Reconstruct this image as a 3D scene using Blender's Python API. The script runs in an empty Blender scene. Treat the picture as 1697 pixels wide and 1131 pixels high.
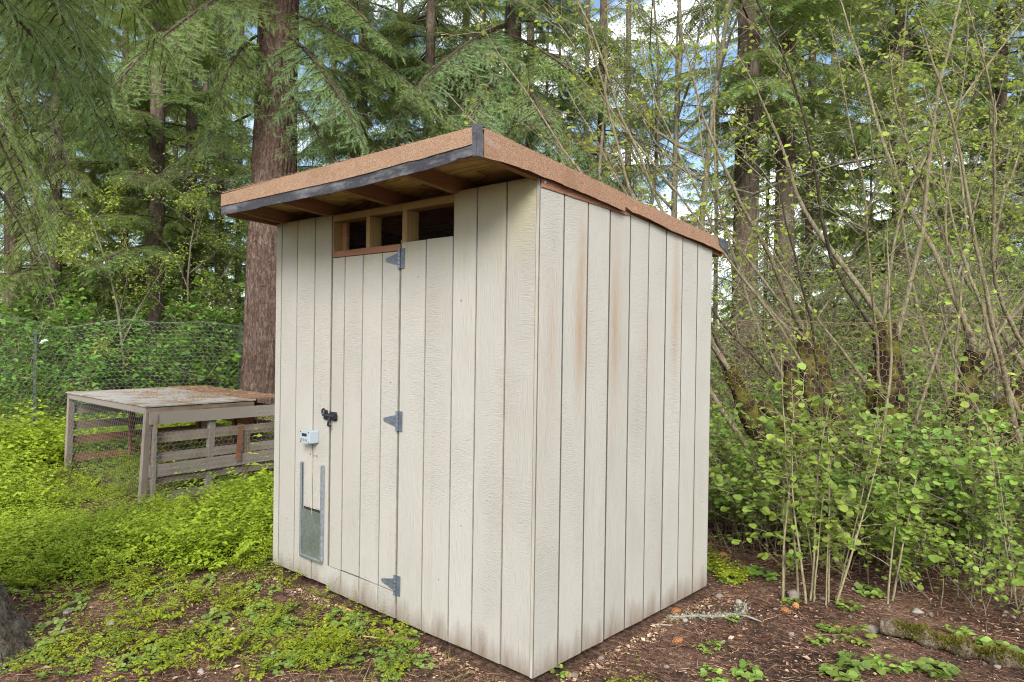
import bpy, math, random
import numpy as np
from mathutils import Matrix, Vector, noise as mnoise

# ------------------------------------------------------------------ camera, sky, sun, exposure
scene = bpy.context.scene
col = scene.collection
CAM = np.array([2.24376, -2.68272, 1.66438])
CR = np.array([0.7436937, 0.66836032, 0.01463413])
CU = np.array([-0.01525955, -0.00491325, 0.99987149])
CF = np.array([-0.66834634, 0.74382144, -0.00654493])
FPX = 1190.77
camd = bpy.data.cameras.new('camera')
camd.sensor_width = 36.0
camd.lens = FPX / 1697.0 * 36.0
camd.clip_start = 0.05
camd.clip_end = 2000
cam = bpy.data.objects.new('camera', camd)
col.objects.link(cam)
cam.matrix_world = Matrix(((CR[0], CU[0], -CF[0], CAM[0]), (CR[1], CU[1], -CF[1], CAM[1]),
                           (CR[2], CU[2], -CF[2], CAM[2]), (0, 0, 0, 1)))
scene.camera = cam

SUN_EL, SUN_AZ = math.radians(32), math.radians(138)      # azimuth measured clockwise from +Y
world = bpy.data.worlds.new('World')
scene.world = world
world.use_nodes = True
wn, wl = world.node_tree.nodes, world.node_tree.links
for n in list(wn): wn.remove(n)
w_out = wn.new('ShaderNodeOutputWorld')
w_bg = wn.new('ShaderNodeBackground')
w_sky = wn.new('ShaderNodeTexSky')
w_sky.sky_type = 'NISHITA'
w_sky.sun_disc = False
w_sky.sun_elevation = SUN_EL
w_sky.sun_rotation = SUN_AZ
w_sky.air_density = 1.0
w_sky.dust_density = 0.6
w_sky.ozone_density = 1.5
w_tc = wn.new('ShaderNodeTexCoord')
w_map = wn.new('ShaderNodeMapping')
w_map.inputs['Location'].default_value = (1.3, 8.0, 2.0)
w_map.inputs['Scale'].default_value = (1.0, 1.0, 2.2)
w_noise = wn.new('ShaderNodeTexNoise')
w_noise.inputs['Scale'].default_value = 2.6
w_noise.inputs['Detail'].default_value = 7
w_noise.inputs['Roughness'].default_value = 0.55
w_ramp = wn.new('ShaderNodeValToRGB')
w_ramp.color_ramp.elements[0].position = 0.49
w_ramp.color_ramp.elements[1].position = 0.64
w_mix = wn.new('ShaderNodeMixRGB')
w_mix.inputs['Color2'].default_value = (27.0, 27.0, 27.3, 1)
wl.new(w_tc.outputs['Generated'], w_map.inputs['Vector'])
wl.new(w_map.outputs['Vector'], w_noise.inputs['Vector'])
wl.new(w_noise.outputs['Fac'], w_ramp.inputs['Fac'])
wl.new(w_ramp.outputs['Color'], w_mix.inputs['Fac'])
wl.new(w_sky.outputs['Color'], w_mix.inputs['Color1'])
wl.new(w_mix.outputs['Color'], w_bg.inputs['Color'])
w_bg.inputs['Strength'].default_value = 0.05
wl.new(w_bg.outputs['Background'], w_out.inputs['Surface'])

sund = bpy.data.lights.new('sun', 'SUN')
sund.energy = 1.5
sund.angle = math.radians(24)
sund.color = (1.0, 0.965, 0.91)
sun = bpy.data.objects.new('sun', sund)
col.objects.link(sun)
sd = Vector((math.sin(SUN_AZ) * math.cos(SUN_EL), math.cos(SUN_AZ) * math.cos(SUN_EL), math.sin(SUN_EL)))
sun.rotation_euler = sd.to_track_quat('Z', 'Y').to_euler()

scene.view_settings.view_transform = 'Standard'
scene.view_settings.look = 'None'
scene.view_settings.gamma = 1
scene.view_settings.exposure = 2.08
scene.render.engine = 'CYCLES'
cy = scene.cycles
cy.max_bounces = 5
cy.diffuse_bounces = 3
cy.glossy_bounces = 2
cy.transmission_bounces = 4
cy.transparent_max_bounces = 4
cy.use_denoising = True
cy.filter_width = 1.1
cy.denoiser = 'OPENIMAGEDENOISE'
cy.denoising_input_passes = 'RGB_ALBEDO_NORMAL'
cy.denoising_prefilter = 'NONE'
cy.sample_clamp_indirect = 6
cy.use_adaptive_sampling = True
cy.adaptive_threshold = 0.01

# ------------------------------------------------------------------ helpers: objects
def tag(o, label=None, cat=None, group=None, kind=None):
    if label: o['label'] = label
    if cat: o['category'] = cat
    if group: o['group'] = group
    if kind: o['kind'] = kind
    return o

def empty(name, loc=(0, 0, 0), rz=0.0, parent=None):
    o = bpy.data.objects.new(name, None)
    col.objects.link(o)
    o.location = loc
    o.rotation_euler = (0, 0, rz)
    o.parent = parent
    return o

def link(name, me, parent=None, loc=(0, 0, 0), rot=(0, 0, 0), sc=1.0):
    o = bpy.data.objects.new(name, me)
    col.objects.link(o)
    o.parent = parent
    o.location = loc
    o.rotation_euler = rot
    o.scale = (sc, sc, sc) if not hasattr(sc, '__len__') else sc
    return o

def unit(a):
    return a / np.maximum(np.linalg.norm(a, axis=-1, keepdims=True), 1e-9)

class MB:
    """collects vertices and faces for ONE mesh"""
    def __init__(self):
        self.v, self.f, self.m, self.n = [], [], [], 0
    def add(self, V, F, mat=0):
        V = np.asarray(V, float).reshape(-1, 3)
        F = np.asarray(F, int)
        if len(F) == 0: return self
        self.v.append(V)
        self.f.append(F + self.n)
        self.m.append(np.full(len(F), mat, int) if np.isscalar(mat) else np.asarray(mat))
        self.n += len(V)
        return self
    def box(self, lo, hi, mat=0, bev=0.0, axis=None):
        x0, y0, z0 = lo; x1, y1, z1 = hi
        V = [(x0, y0, z0), (x1, y0, z0), (x1, y1, z0), (x0, y1, z0), (x0, y0, z1), (x1, y0, z1), (x1, y1, z1), (x0, y1, z1)]
        F = [(0, 3, 2, 1), (4, 5, 6, 7), (0, 1, 5, 4), (1, 2, 6, 5), (2, 3, 7, 6), (3, 0, 4, 7)]
        return self.add(V, F, mat)
    def hexa(self, P, mat=0):
        """eight corners: bottom loop of four, top loop of four"""
        F = [(0, 3, 2, 1), (4, 5, 6, 7), (0, 1, 5, 4), (1, 2, 6, 5), (2, 3, 7, 6), (3, 0, 4, 7)]
        return self.add(P, F, mat)
    def bar(self, a, b, w, h, mat=0, up=(0, 0, 1), rng=None):
        a, b = np.array(a, float), np.array(b, float)
        d = unit(b - a); s = unit(np.cross(d, up)); u = np.cross(s, d)
        P = [p + s * sx * w / 2 + u * sz * h / 2 for p in (a, b) for sx, sz in ((-1, -1), (1, -1), (1, 1), (-1, 1))]
        return self.hexa(P, mat)
    def tube(self, pts, rad, sides=6, mat=0, cap=True):
        pts = np.asarray(pts, float); n = len(pts)
        rad = np.broadcast_to(np.asarray(rad, float), (n,))
        T = unit(np.gradient(pts, axis=0))
        ref = np.array([0, 0, 1.0]) if abs(T[0][2]) < 0.9 else np.array([1.0, 0, 0])
        s = unit(np.cross(T[0], ref)); rings = []
        a = np.arange(sides) * 2 * np.pi / sides
        for i in range(n):
            s = unit(s - T[i] * (s @ T[i])); u = np.cross(T[i], s)
            rings.append(pts[i] + rad[i] * (np.cos(a)[:, None] * s + np.sin(a)[:, None] * u))
        V = np.concatenate(rings)
        k = np.arange(sides); k2 = (k + 1) % sides
        F = np.concatenate([np.stack([i * sides + k, i * sides + k2, (i + 1) * sides + k2, (i + 1) * sides + k], 1) for i in range(n - 1)])
        self.add(V, F, mat)
        if cap:
            for i, fl in ((0, True), (n - 1, False)):
                c = np.vstack([rings[i], pts[i][None]])
                t = np.stack([k, k2, np.full(sides, sides)], 1)
                self.add(c, t[:, ::-1] if fl else t, mat)
        return self
    def prisms(self, A, B, ra, rb=None, mat=0):
        """many three-sided sticks at once"""
        A, B = np.asarray(A, float), np.asarray(B, float); n = len(A)
        if n == 0: return self
        ra = np.broadcast_to(np.asarray(ra, float), (n,))
        rb = ra if rb is None else np.broadcast_to(np.asarray(rb, float), (n,))
        d = unit(B - A)
        ref = np.where(np.abs(d[:, 2:3]) < 0.9, np.array([[0, 0, 1.0]]), np.array([[1.0, 0, 0]]))
        s = unit(np.cross(d, ref)); u = np.cross(d, s)
        V = np.empty((n, 6, 3))
        for k in range(3):
            an = k * 2 * np.pi / 3
            o = np.cos(an) * s + np.sin(an) * u
            V[:, k] = A + o * ra[:, None]; V[:, 3 + k] = B + o * rb[:, None]
        base = (np.arange(n) * 6)[:, None]
        F = np.concatenate([base + np.array([[k, (k + 1) % 3, 3 + (k + 1) % 3, 3 + k]]) for k in range(3)])
        return self.add(V.reshape(-1, 3), F, mat)
    def scatter(self, tv, tf, pos, X, Z, sc, mat=0, tm=None):
        """template placed many times: X = its long axis, Z = its upper side"""
        tv = np.asarray(tv, float); tf = np.asarray(tf, int)
        pos = np.asarray(pos, float); n = len(pos)
        if n == 0: return self
        X = unit(np.asarray(X, float)); Z = np.asarray(Z, float)
        Y = unit(np.cross(Z, X)); Z = np.cross(X, Y)
        sc = np.asarray(sc, float)
        if sc.ndim == 0: sc = np.full(n, float(sc))
        if sc.ndim == 1: sc = np.repeat(sc[:, None], 3, 1)
        V = (pos[:, None, :] + (tv[None, :, 0:1] * sc[:, None, 0:1]) * X[:, None, :]
             + (tv[None, :, 1:2] * sc[:, None, 1:2]) * Y[:, None, :] + (tv[None, :, 2:3] * sc[:, None, 2:3]) * Z[:, None, :])
        F = (tf[None] + (np.arange(n) * len(tv))[:, None, None]).reshape(-1, tf.shape[1])
        return self.add(V.reshape(-1, 3), F, mat if tm is None else np.tile(tm, n))
    def mesh(self, name, mats, smooth=False):
        me = bpy.data.meshes.new(name)
        V = np.concatenate(self.v)
        me.vertices.add(len(V)); me.vertices.foreach_set('co', V.astype(np.float32).ravel())
        loops = np.concatenate([f.ravel() for f in self.f])
        tot = np.concatenate([np.full(len(f), f.shape[1], int) for f in self.f])
        st = np.concatenate([[0], np.cumsum(tot)[:-1]])
        me.loops.add(len(loops)); me.loops.foreach_set('vertex_index', loops.astype(np.int32))
        me.polygons.add(len(tot)); me.polygons.foreach_set('loop_start', st.astype(np.int32))
        mats = mats if isinstance(mats, (list, tuple)) else [mats]
        for m in mats: me.materials.append(m)
        me.polygons.foreach_set('material_index', np.concatenate(self.m).astype(np.int32))
        me.polygons.foreach_set('use_smooth', np.full(len(tot), bool(smooth)))
        me.update(calc_edges=True)
        return me
    def build(self, name, mats, parent=None, smooth=False, loc=(0, 0, 0), rot=(0, 0, 0), sc=1.0):
        return link(name, self.mesh(name, mats, smooth), parent, loc, rot, sc)

def dep(u, v, d):
    """a place seen at column u, row v of the photograph, d metres ahead of the camera"""
    return CAM + d * (CF + CR * (u - 848.5) / FPX + CU * (565.5 - v) / FPX)

_ph = np.random.default_rng(5).uniform(0, 6.28, (6, 3))
_dr = np.random.default_rng(6).uniform(-1, 1, (6, 2))
def fbm(x, y, s=1.0):
    r = 0.0
    for i in range(6):
        k = s * 1.7 ** i
        r = r + np.sin(k * (x * _dr[i, 0] * 1.6 + y * _dr[i, 1] * 1.6) + _ph[i, 0]) * np.cos(k * (x * _dr[i, 1] - y * _dr[i, 0]) + _ph[i, 1]) / 1.5 ** i
    return r / 1.8

def ground_z(x, y):
    x, y = np.asarray(x, float), np.asarray(y, float)
    z = -0.055 + 0.03 * fbm(x, y, 0.9) + 0.008 * fbm(x + 9, y, 5.0)
    z = z - 0.03 * np.clip((-x - 2.2) / 3, 0, 1)
    near = np.clip(1 - np.maximum(np.maximum(-2.5 - x, x - 0.05), np.maximum(-0.05 - y, y - 1.9)) / 0.3, 0, 1)
    return z * (1 - near) + (-0.035) * near

# ------------------------------------------------------------------ helpers: materials
class NT:
    def __init__(self, name):
        self.mat = bpy.data.materials.new(name)
        self.mat.use_nodes = True
        self.t = self.mat.node_tree
        self.b = self.t.nodes['Principled BSDF']
        self.out = self.t.nodes['Material Output']
        self.b.inputs['Specular IOR Level'].default_value = 0.3
    def n(self, typ, ins=None, **attrs):
        nd = self.t.nodes.new('ShaderNode' + typ)
        for k, v in attrs.items(): setattr(nd, k, v)
        for k, v in (ins or {}).items(): self.set(nd.inputs[k], v)
        return nd
    def set(self, sock, v):
        if isinstance(v, bpy.types.NodeSocket): self.t.links.new(v, sock)
        elif isinstance(v, bpy.types.Node): self.t.links.new(v.outputs[0], sock)
        else:
            if hasattr(v, '__len__') and sock.type == 'RGBA' and len(v) == 3: v = (*v, 1)
            sock.default_value = v
    def coord(self, kind='Object', scale=(1, 1, 1), jitter=False):
        c = self.n('TexCoord').outputs[kind]
        if jitter:
            r = self.n('ObjectInfo').outputs['Random']
            o = self.n('CombineXYZ', {0: self.math('MULTIPLY', r, 37.0), 1: self.math('MULTIPLY', r, 91.0), 2: self.math('MULTIPLY', r, 53.0)})
            c = self.n('VectorMath', {0: c, 1: o}, operation='ADD').outputs[0]
        return self.n('VectorMath', {0: c, 1: scale}, operation='MULTIPLY').outputs[0]
    def noise(self, vec, scale=1.0, detail=4, rough=0.55, dist=0.0):
        return self.n('TexNoise', {'Vector': vec, 'Scale': scale, 'Detail': detail, 'Roughness': rough, 'Distortion': dist}).outputs['Fac']
    def math(self, op, a, b=0.0, clamp=False):
        return self.n('Math', {0: a, 1: b}, operation=op, use_clamp=clamp).outputs[0]
    def ramp(self, fac, stops, interp='LINEAR'):
        nd = self.n('ValToRGB', {'Fac': fac})
        cr = nd.color_ramp; cr.interpolation = interp
        while len(cr.elements) < len(stops): cr.elements.new(0.5)
        for e, (p, c) in zip(cr.elements, stops):
            e.position = p
            e.color = (*c, 1) if hasattr(c, '__len__') else (c, c, c, 1)
        return nd.outputs[0]
    def mix(self, f, a, b, mode='MIX'):
        return self.n('MixRGB', {'Fac': f, 'Color1': a, 'Color2': b}, blend_type=mode).outputs[0]
    def sep(self, vec):
        return self.n('SeparateXYZ', {0: vec}).outputs
    def bump(self, h, strength=0.5, dist=0.01, prev=None):
        nd = self.n('Bump', {'Height': h, 'Strength': strength, 'Distance': dist})
        if prev is not None: self.set(nd.inputs['Normal'], prev)
        return nd.outputs[0]
    def done(self, color=None, rough=None, normal=None, metal=None, spec=None):
        for k, v in (('Base Color', color), ('Roughness', rough), ('Normal', normal), ('Metallic', metal), ('Specular IOR Level', spec)):
            if v is not None: self.set(self.b.inputs[k], v)
        return self.mat

def leaf_mat(name, c1, c2, c3, trans=0.35, rough=0.5, patch=0.6):
    """each leaf its own shade, with slow changes over the plant"""
    m = NT(name)
    r = m.n('NewGeometry').outputs['Random Per Island']
    nz = m.noise(m.coord('Object'), patch * 2.2, 2)
    f = m.math('ADD', m.math('MULTIPLY', r, 0.6), m.math('MULTIPLY', m.math('SUBTRACT', nz, 0.3), 0.9), True)
    c = m.ramp(f, [(0.1, c1), (0.5, c2), (0.95, c3)])
    orr = m.n('ObjectInfo').outputs['Random']
    c = m.n('HueSaturation', {'Hue': m.math('ADD', m.math('MULTIPLY', orr, 0.03), 0.485), 'Value': m.math('ADD', m.math('MULTIPLY', orr, 0.35), 0.82), 'Color': c}).outputs[0]
    m.done(c, rough, spec=0.25)
    tr = m.n('BsdfTranslucent', {'Color': m.mix(0.5, c, (0.30, 0.36, 0.06), 'MIX')})
    mx = m.n('MixShader', {0: trans, 1: m.b.outputs[0], 2: tr})
    m.t.links.new(mx.outputs[0], m.out.inputs['Surface'])
    return m.mat

def bark_mat(name, dark, mid, light, lichen=None, lich=0.55, sc=1.0, zs=0.22, bump=0.02, moss=None, mossamt=0.5):
    m = NT(name)
    co = m.coord('Object', (sc, sc, sc * zs))
    n1 = m.noise(co, 22, 6, 0.65, 0.6)
    n2 = m.noise(m.coord('Object', (sc, sc, sc * 0.5)), 5, 4)
    c = m.ramp(m.math('ADD', m.math('MULTIPLY', n1, 0.75), m.math('MULTIPLY', n2, 0.25)), [(0.32, dark), (0.5, mid), (0.68, light)])
    n3 = m.noise(m.coord('Object'), 6 * sc, 6, 0.65)
    if lichen: c = m.mix(m.ramp(n3, [(lich, 0.0), (lich + 0.1, 0.75)]), c, lichen)
    if moss:
        n4 = m.noise(m.coord('Object'), 7, 5, 0.6)
        c = m.mix(m.ramp(n4, [(1 - mossamt - 0.08, 0.0), (1 - mossamt + 0.06, 0.9)]), c, moss)
    bm = m.bump(n1, 0.9, bump)
    return m.done(c, 0.95, bm, spec=0.1)

# ------------------------------------------------------------------ materials: ground
def soil_mat():
    m = NT('forest_soil')
    co = m.coord('Object')
    a = m.noise(co, 1.3, 5, 0.6)
    b = m.noise(co, 26, 6, 0.7)
    cc = m.noise(co, 90, 4, 0.7)
    f = m.math('ADD', m.math('MULTIPLY', a, 0.35), m.math('ADD', m.math('MULTIPLY', b, 0.4), m.math('MULTIPLY', cc, 0.25)))
    c = m.ramp(f, [(0.40, (0.018, 0.012, 0.009)), (0.47, (0.060, 0.035, 0.024)), (0.53, (0.135, 0.078, 0.052)), (0.61, (0.27, 0.18, 0.12))])
    v = m.n('TexVoronoi', {'Vector': co, 'Scale': 48.0})
    fl = m.ramp(v.outputs['Distance'], [(0.10, 1.0), (0.16, 0.0)])
    fl = m.math('MULTIPLY', fl, m.ramp(m.n('SeparateColor', {0: v.outputs['Color']}).outputs[0], [(0.70, 0.0), (0.72, 1.0)]))
    c = m.mix(fl, c, (0.36, 0.29, 0.22))
    v2 = m.n('TexVoronoi', {'Vector': m.coord('Object', (1, 3.2, 1)), 'Scale': 34.0})
    f2 = m.math('MULTIPLY', m.ramp(v2.outputs['Distance'], [(0.10, 1.0), (0.2, 0.0)]), m.ramp(m.n('SeparateColor', {0: v2.outputs['Color']}).outputs[1], [(0.72, 0.0), (0.75, 0.8)]))
    c = m.mix(f2, c, (0.30, 0.15, 0.08))
    h = m.math('ADD', m.math('MULTIPLY', b, 0.7), m.math('ADD', m.math('MULTIPLY', cc, 0.4), m.math('MULTIPLY', fl, 0.3)))
    return m.done(c, 0.95, m.bump(h, 1.0, 0.045), spec=0.1)
SOIL = soil_mat()

# ------------------------------------------------------------------ ground
def axis_pts(lo, hi, fine_lo, fine_hi, step):
    fine = np.arange(fine_lo, fine_hi + 1e-6, step)
    k = 1.28; left, right = [], []
    x, s = fine_lo, step
    while x > lo: s *= k; x -= s; left.append(x)
    x, s = fine_hi, step
    while x < hi: s *= k; x += s; right.append(x)
    return np.concatenate([left[::-1], fine, right])
gx, gy = axis_pts(-300, 300, -9, 5, 0.07), axis_pts(-300, 300, -4, 7, 0.07)
GX, GY = np.meshgrid(gx, gy)
GZ = ground_z(GX, GY)
nx, ny = len(gx), len(gy)
ii = (np.arange(ny - 1)[:, None] * nx + np.arange(nx - 1)[None]).ravel()
g = MB().add(np.stack([GX, GY, GZ], -1).reshape(-1, 3), np.stack([ii, ii + 1, ii + nx + 1, ii + nx], 1))
ground = g.build('ground', SOIL, smooth=True)
tag(ground, kind='structure')


# ------------------------------------------------------------------ the shed: materials
def paint_mat():
    m = NT('painted_siding')
    obj = m.n('TexCoord').outputs['Object']
    x, y, z = m.sep(obj)[:3]
    rip = m.noise(m.coord('Object', (26, 26, 270), True), 1.0, 3, 0.6, 0.25)      # sawn ripples across the grain
    grain = m.noise(m.coord('Object', (190, 190, 9), True), 1.0, 4, 0.6)
    area = m.noise(m.coord('Object', (1, 1, 1), True), 1.6, 3)
    mask = m.ramp(m.noise(m.coord('Object', (3, 3, 1.0), True), 1.0, 2), [(0.42, 0.0), (0.58, 1.0)])
    tex = m.mix(mask, rip, grain)
    rnd = m.n('ObjectInfo').outputs['Random']
    c = m.ramp(m.math('ADD', m.math('MULTIPLY', area, 0.6), m.math('MULTIPLY', rnd, 0.35)), [(0.2, (0.285, 0.270, 0.236)), (0.5, (0.317, 0.302, 0.267)), (0.8, (0.348, 0.333, 0.297))])
    # thin worn spots in the ripples
    c = m.mix(m.ramp(m.math('MULTIPLY', tex, m.math('ADD', area, 0.5)), [(0.28, 0.26), (0.44, 0.0)]), c, (0.20, 0.185, 0.152))
    # brown weather streaks: tall soft shapes of their own on some boards
    def streak(y0, w, z0, zr, amt):
        dy = m.math('DIVIDE', m.math('SUBTRACT', y, y0), w)
        dz = m.math('DIVIDE', m.math('SUBTRACT', z, z0), zr)
        d = m.math('ADD', m.math('MULTIPLY', dy, dy), m.math('MULTIPLY', dz, dz))
        g_ = m.math('POWER', 2.718, m.math('MULTIPLY', d, -1.0))
        return m.math('MULTIPLY', g_, amt)
    s = None
    for a in ((0.35, 0.05, 1.80, 0.42, 0.85), (0.10, 0.05, 1.60, 0.45, 0.30), (0.675, 0.045, 1.75, 0.42, 0.75), (0.66, 0.04, 1.2, 0.3, 0.2), (1.335, 0.04, 1.85, 0.40, 0.8), (1.0, 0.05, 1.6, 0.3, 0.2), (1.62, 0.02, 0.4, 0.45, 0.55), (1.2, 0.02, 0.3, 0.3, 0.3)):
        k = streak(*a)
        s = k if s is None else m.math('MAXIMUM', s, k)
    sn = m.noise(m.coord('Object', (14, 14, 3)), 1.0, 5, 0.65)
    onside = m.ramp(m.math('MULTIPLY', m.math('ADD', x, 0.05), 10.0), [(0.2, 0.0), (0.3, 1.0)])
    s = m.math('MULTIPLY', m.math('MULTIPLY', s, onside), m.ramp(sn, [(0.3, 0.35), (0.65, 1.0)]))
    c = m.mix(m.math('MULTIPLY', s, 0.95, True), c, (0.24, 0.145, 0.072))
    # random faint runs everywhere
    run = m.ramp(m.noise(m.coord('Object', (9, 9, 0.55), True), 1.0, 5, 0.6), [(0.60, 0.0), (0.75, 0.30)])
    c = m.mix(run, c, (0.27, 0.205, 0.13))
    # splashed earth along the foot
    zz = m.math('ADD', z, m.math('MULTIPLY', m.noise(m.coord('Object', (7, 7, 1.2)), 1.0, 5, 0.7), -0.42))
    c = m.mix(m.ramp(m.math('ADD', zz, 0.3), [(0.05, 0.85), (0.22, 0.0)]), c, (0.135, 0.092, 0.058))
    # algae tint under the front eave, warm bounce off the plywood painted in
    al = m.ramp(m.math('ADD', m.math('SUBTRACT', z, 2.0), m.math('MULTIPLY', m.math('SUBTRACT', sn, 0.5), 0.6)), [(0.0, 0.0), (0.42, 0.65)])
    onfront = m.math('SUBTRACT', 1.0, onside)
    c = m.mix(m.math('MULTIPLY', al, onfront), c, (0.30, 0.275, 0.12))
    # nail heads and insect specks
    v = m.n('TexVoronoi', {'Vector': obj, 'Scale': 8.0})
    sp = m.math('MULTIPLY', m.ramp(v.outputs['Distance'], [(0.026, 1.0), (0.038, 0.0)]), m.ramp(m.n('SeparateColor', {0: v.outputs['Color']}).outputs[0], [(0.50, 0.0), (0.52, 1.0)]))
    c = m.mix(sp, c, (0.05, 0.035, 0.03))
    h = m.math('ADD', m.math('MULTIPLY', tex, 1.0), m.math('MULTIPLY', sp, -0.5))
    return m.done(c, 0.72, m.bump(h, 1.0, 0.0038), spec=0.25)
PAINT = paint_mat()

def simple(name, c, rough=0.8, metal=0.0, var=0.25, sc=30, bump=0.2, zs=1.0, spec=0.3):
    m = NT(name)
    nz = m.noise(m.coord('Object', (1, 1, zs), True), sc, 4, 0.6)
    cc = m.ramp(nz, [(0.25, tuple(k * (1 - var) for k in c)), (0.75, tuple(min(1, k * (1 + var)) for k in c))])
    return m.done(cc, rough, m.bump(nz, bump, 0.004), metal, spec)

GROOVE = simple('groove_dirt_and_shade', (0.075, 0.066, 0.052), 0.9)  # groove dirt, with the shade of the recess put into the colour
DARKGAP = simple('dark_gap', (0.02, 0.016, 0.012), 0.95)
INSIDE = simple('inside_boarding', (0.10, 0.065, 0.035), 0.95)

def timber_mat(name, d, l, axis=0, sc=1.0, grey=None):
    m = NT(name)
    s = [60.0, 60.0, 60.0]; s[axis] = 3.0
    n1 = m.noise(m.coord('Object', tuple(k * sc for k in s), True), 1.0, 5, 0.6, 0.4)
    n2 = m.noise(m.coord('Object', (1, 1, 1), True), 4, 4)
    c = m.ramp(m.math('ADD', m.math('MULTIPLY', n1, 0.6), m.math('MULTIPLY', n2, 0.4)), [(0.3, d), (0.7, l)])
    r = m.n('ObjectInfo').outputs['Random']
    if grey: c = m.mix(m.ramp(m.math('ADD', m.math('MULTIPLY', n2, 0.6), m.math('MULTIPLY', r, 0.5)), [(0.3, 0.0), (0.7, 0.9)]), c, grey)
    return m.done(c, 0.88, m.bump(n1, 0.5, 0.004), spec=0.15)
STUD = timber_mat('stud_timber', (0.18, 0.12, 0.05), (0.32, 0.225, 0.10), 2)
HEADER = timber_mat('header_timber', (0.19, 0.13, 0.052), (0.33, 0.235, 0.105), 0)
SILLM = timber_mat('sill_timber', (0.17, 0.08, 0.044), (0.29, 0.15, 0.088), 0)
RAFTER = timber_mat('rafter_timber', (0.17, 0.088, 0.042), (0.31, 0.175, 0.088), 1)

def ply_mat():
    m = NT('plywood_deck')
    co = m.coord('Object', (1, 1, 1))
    x, y, z = m.sep(co)[:3]
    w = m.noise(m.coord('Object', (0.8, 3.6, 1)), 1.0, 2, 0.5, 0.6)
    ringw = m.math('FRACT', m.math('MULTIPLY', w, 16.0))
    c = m.ramp(ringw, [(0.0, (0.52, 0.37, 0.15)), (0.55, (0.44, 0.295, 0.115)), (0.9, (0.25, 0.135, 0.05)), (1.0, (0.50, 0.35, 0.14))])
    d = m.noise(co, 3.5, 4)
    c = m.mix(m.ramp(d, [(0.45, 0.0), (0.7, 0.55)]), c, (0.15, 0.085, 0.04))
    return m.done(c, 0.8, m.bump(ringw, 0.15, 0.003), spec=0.2)
PLY = ply_mat()

def mineral_mat(name, tints, wear=0.0):
    m = NT(name)
    v = m.n('TexVoronoi', {'Vector': m.coord('Object'), 'Scale': 460.0})
    r = m.n('SeparateColor', {0: v.outputs['Color']}).outputs[0]
    c = m.ramp(r, [(0.0, tints[0]), (0.3, tints[1]), (0.7, tints[2]), (1.0, tints[3])])
    n2 = m.noise(m.coord('Object', (1, 1, 1)), 3.2, 5, 0.65)
    c = m.mix(m.ramp(n2, [(0.5, 0.0), (0.75, 0.5)]), c, tuple(k * 0.6 for k in tints[1]))
    n3 = m.noise(m.coord('Object', (2.0, 2.0, 6)), 1.0, 5, 0.6)
    c = m.mix(m.ramp(n3, [(0.60, 0.0), (0.72, wear)]), c, (0.30, 0.29, 0.30))
    return m.done(c, 0.9, m.bump(v.outputs['Distance'], 0.6, 0.003), spec=0.2)
MINERAL = mineral_mat('mineral_roll_orange', [(0.12, 0.070, 0.043), (0.235, 0.138, 0.080), (0.30, 0.187, 0.115), (0.39, 0.282, 0.205)])
MINERAL2 = mineral_mat('mineral_roll_red', [(0.095, 0.05, 0.030), (0.205, 0.112, 0.064), (0.28, 0.162, 0.098), (0.37, 0.265, 0.19)], 0.7)
MINERAL3 = mineral_mat('mineral_strip_rust', [(0.11, 0.048, 0.028), (0.22, 0.10, 0.06), (0.28, 0.135, 0.082), (0.37, 0.22, 0.15)], 0.2)

def tar_mat(name, base, pale, amt):
    m = NT(name)
    n1 = m.noise(m.coord('Object', (2.2, 2.2, 8)), 2.2, 5, 0.65)
    n2 = m.noise(m.coord('Object'), 60, 4, 0.7)
    c = m.mix(m.ramp(n1, [(0.48, 0.0), (0.72, amt)]), m.ramp(n2, [(0.3, tuple(k * 0.7 for k in base)), (0.7, tuple(k * 1.4 for k in base))]), pale)
    return m.done(c, 0.75, m.bump(n2, 0.4, 0.004), spec=0.35)
TAR = tar_mat('asphalt_strip', (0.026, 0.026, 0.030), (0.17, 0.165, 0.17), 0.8)
TARGREY = tar_mat('asphalt_cap', (0.035, 0.036, 0.042), (0.13, 0.13, 0.145), 0.8)

def galv_mat(name, c=(0.42, 0.46, 0.50), rough=0.5):
    m = NT(name)
    v = m.n('TexVoronoi', {'Vector': m.coord('Object'), 'Scale': 70.0})
    r = m.n('SeparateColor', {0: v.outputs['Color']}).outputs[0]
    n1 = m.noise(m.coord('Object'), 9, 4)
    cc = m.ramp(m.math('ADD', m.math('MULTIPLY', r, 0.35), m.math('MULTIPLY', n1, 0.65)), [(0.25, tuple(k * 0.75 for k in c)), (0.75, tuple(min(1, k * 1.15) for k in c))])
    return m.done(cc, rough, metal=0.75, spec=0.5)
GALV = galv_mat('galvanised_steel', (0.17, 0.20, 0.235), 0.6)
ALU = galv_mat('aluminium_rail', (0.36, 0.39, 0.43), 0.42)
SHEET = galv_mat('galvanised_sheet', (0.30, 0.335, 0.33), 0.30)
IRON = simple('black_iron', (0.02, 0.021, 0.026), 0.5, 0.3, 0.3)
BOXP = simple('pale_plastic', (0.28, 0.325, 0.36), 0.45, 0, 0.05, 20, 0.03)
LCD = simple('display_window', (0.012, 0.02, 0.03), 0.2, 0, 0.05)
BUTTON = simple('grey_button', (0.20, 0.19, 0.18), 0.5, 0, 0.1)
NAILM = simple('roof_nail', (0.5, 0.47, 0.46), 0.5, 0.6, 0.2)

# ------------------------------------------------------------------ the shed: walls of single boards
SW, SD = 2.438, 1.829
def top_side(y): return 2.449 - 0.1 * y
shed = empty('shed', (0, 0, 0))
tag(shed, 'cream painted wooden chicken shed with sloping orange mineral roof', 'shed')
rs = random.Random(3)

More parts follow.
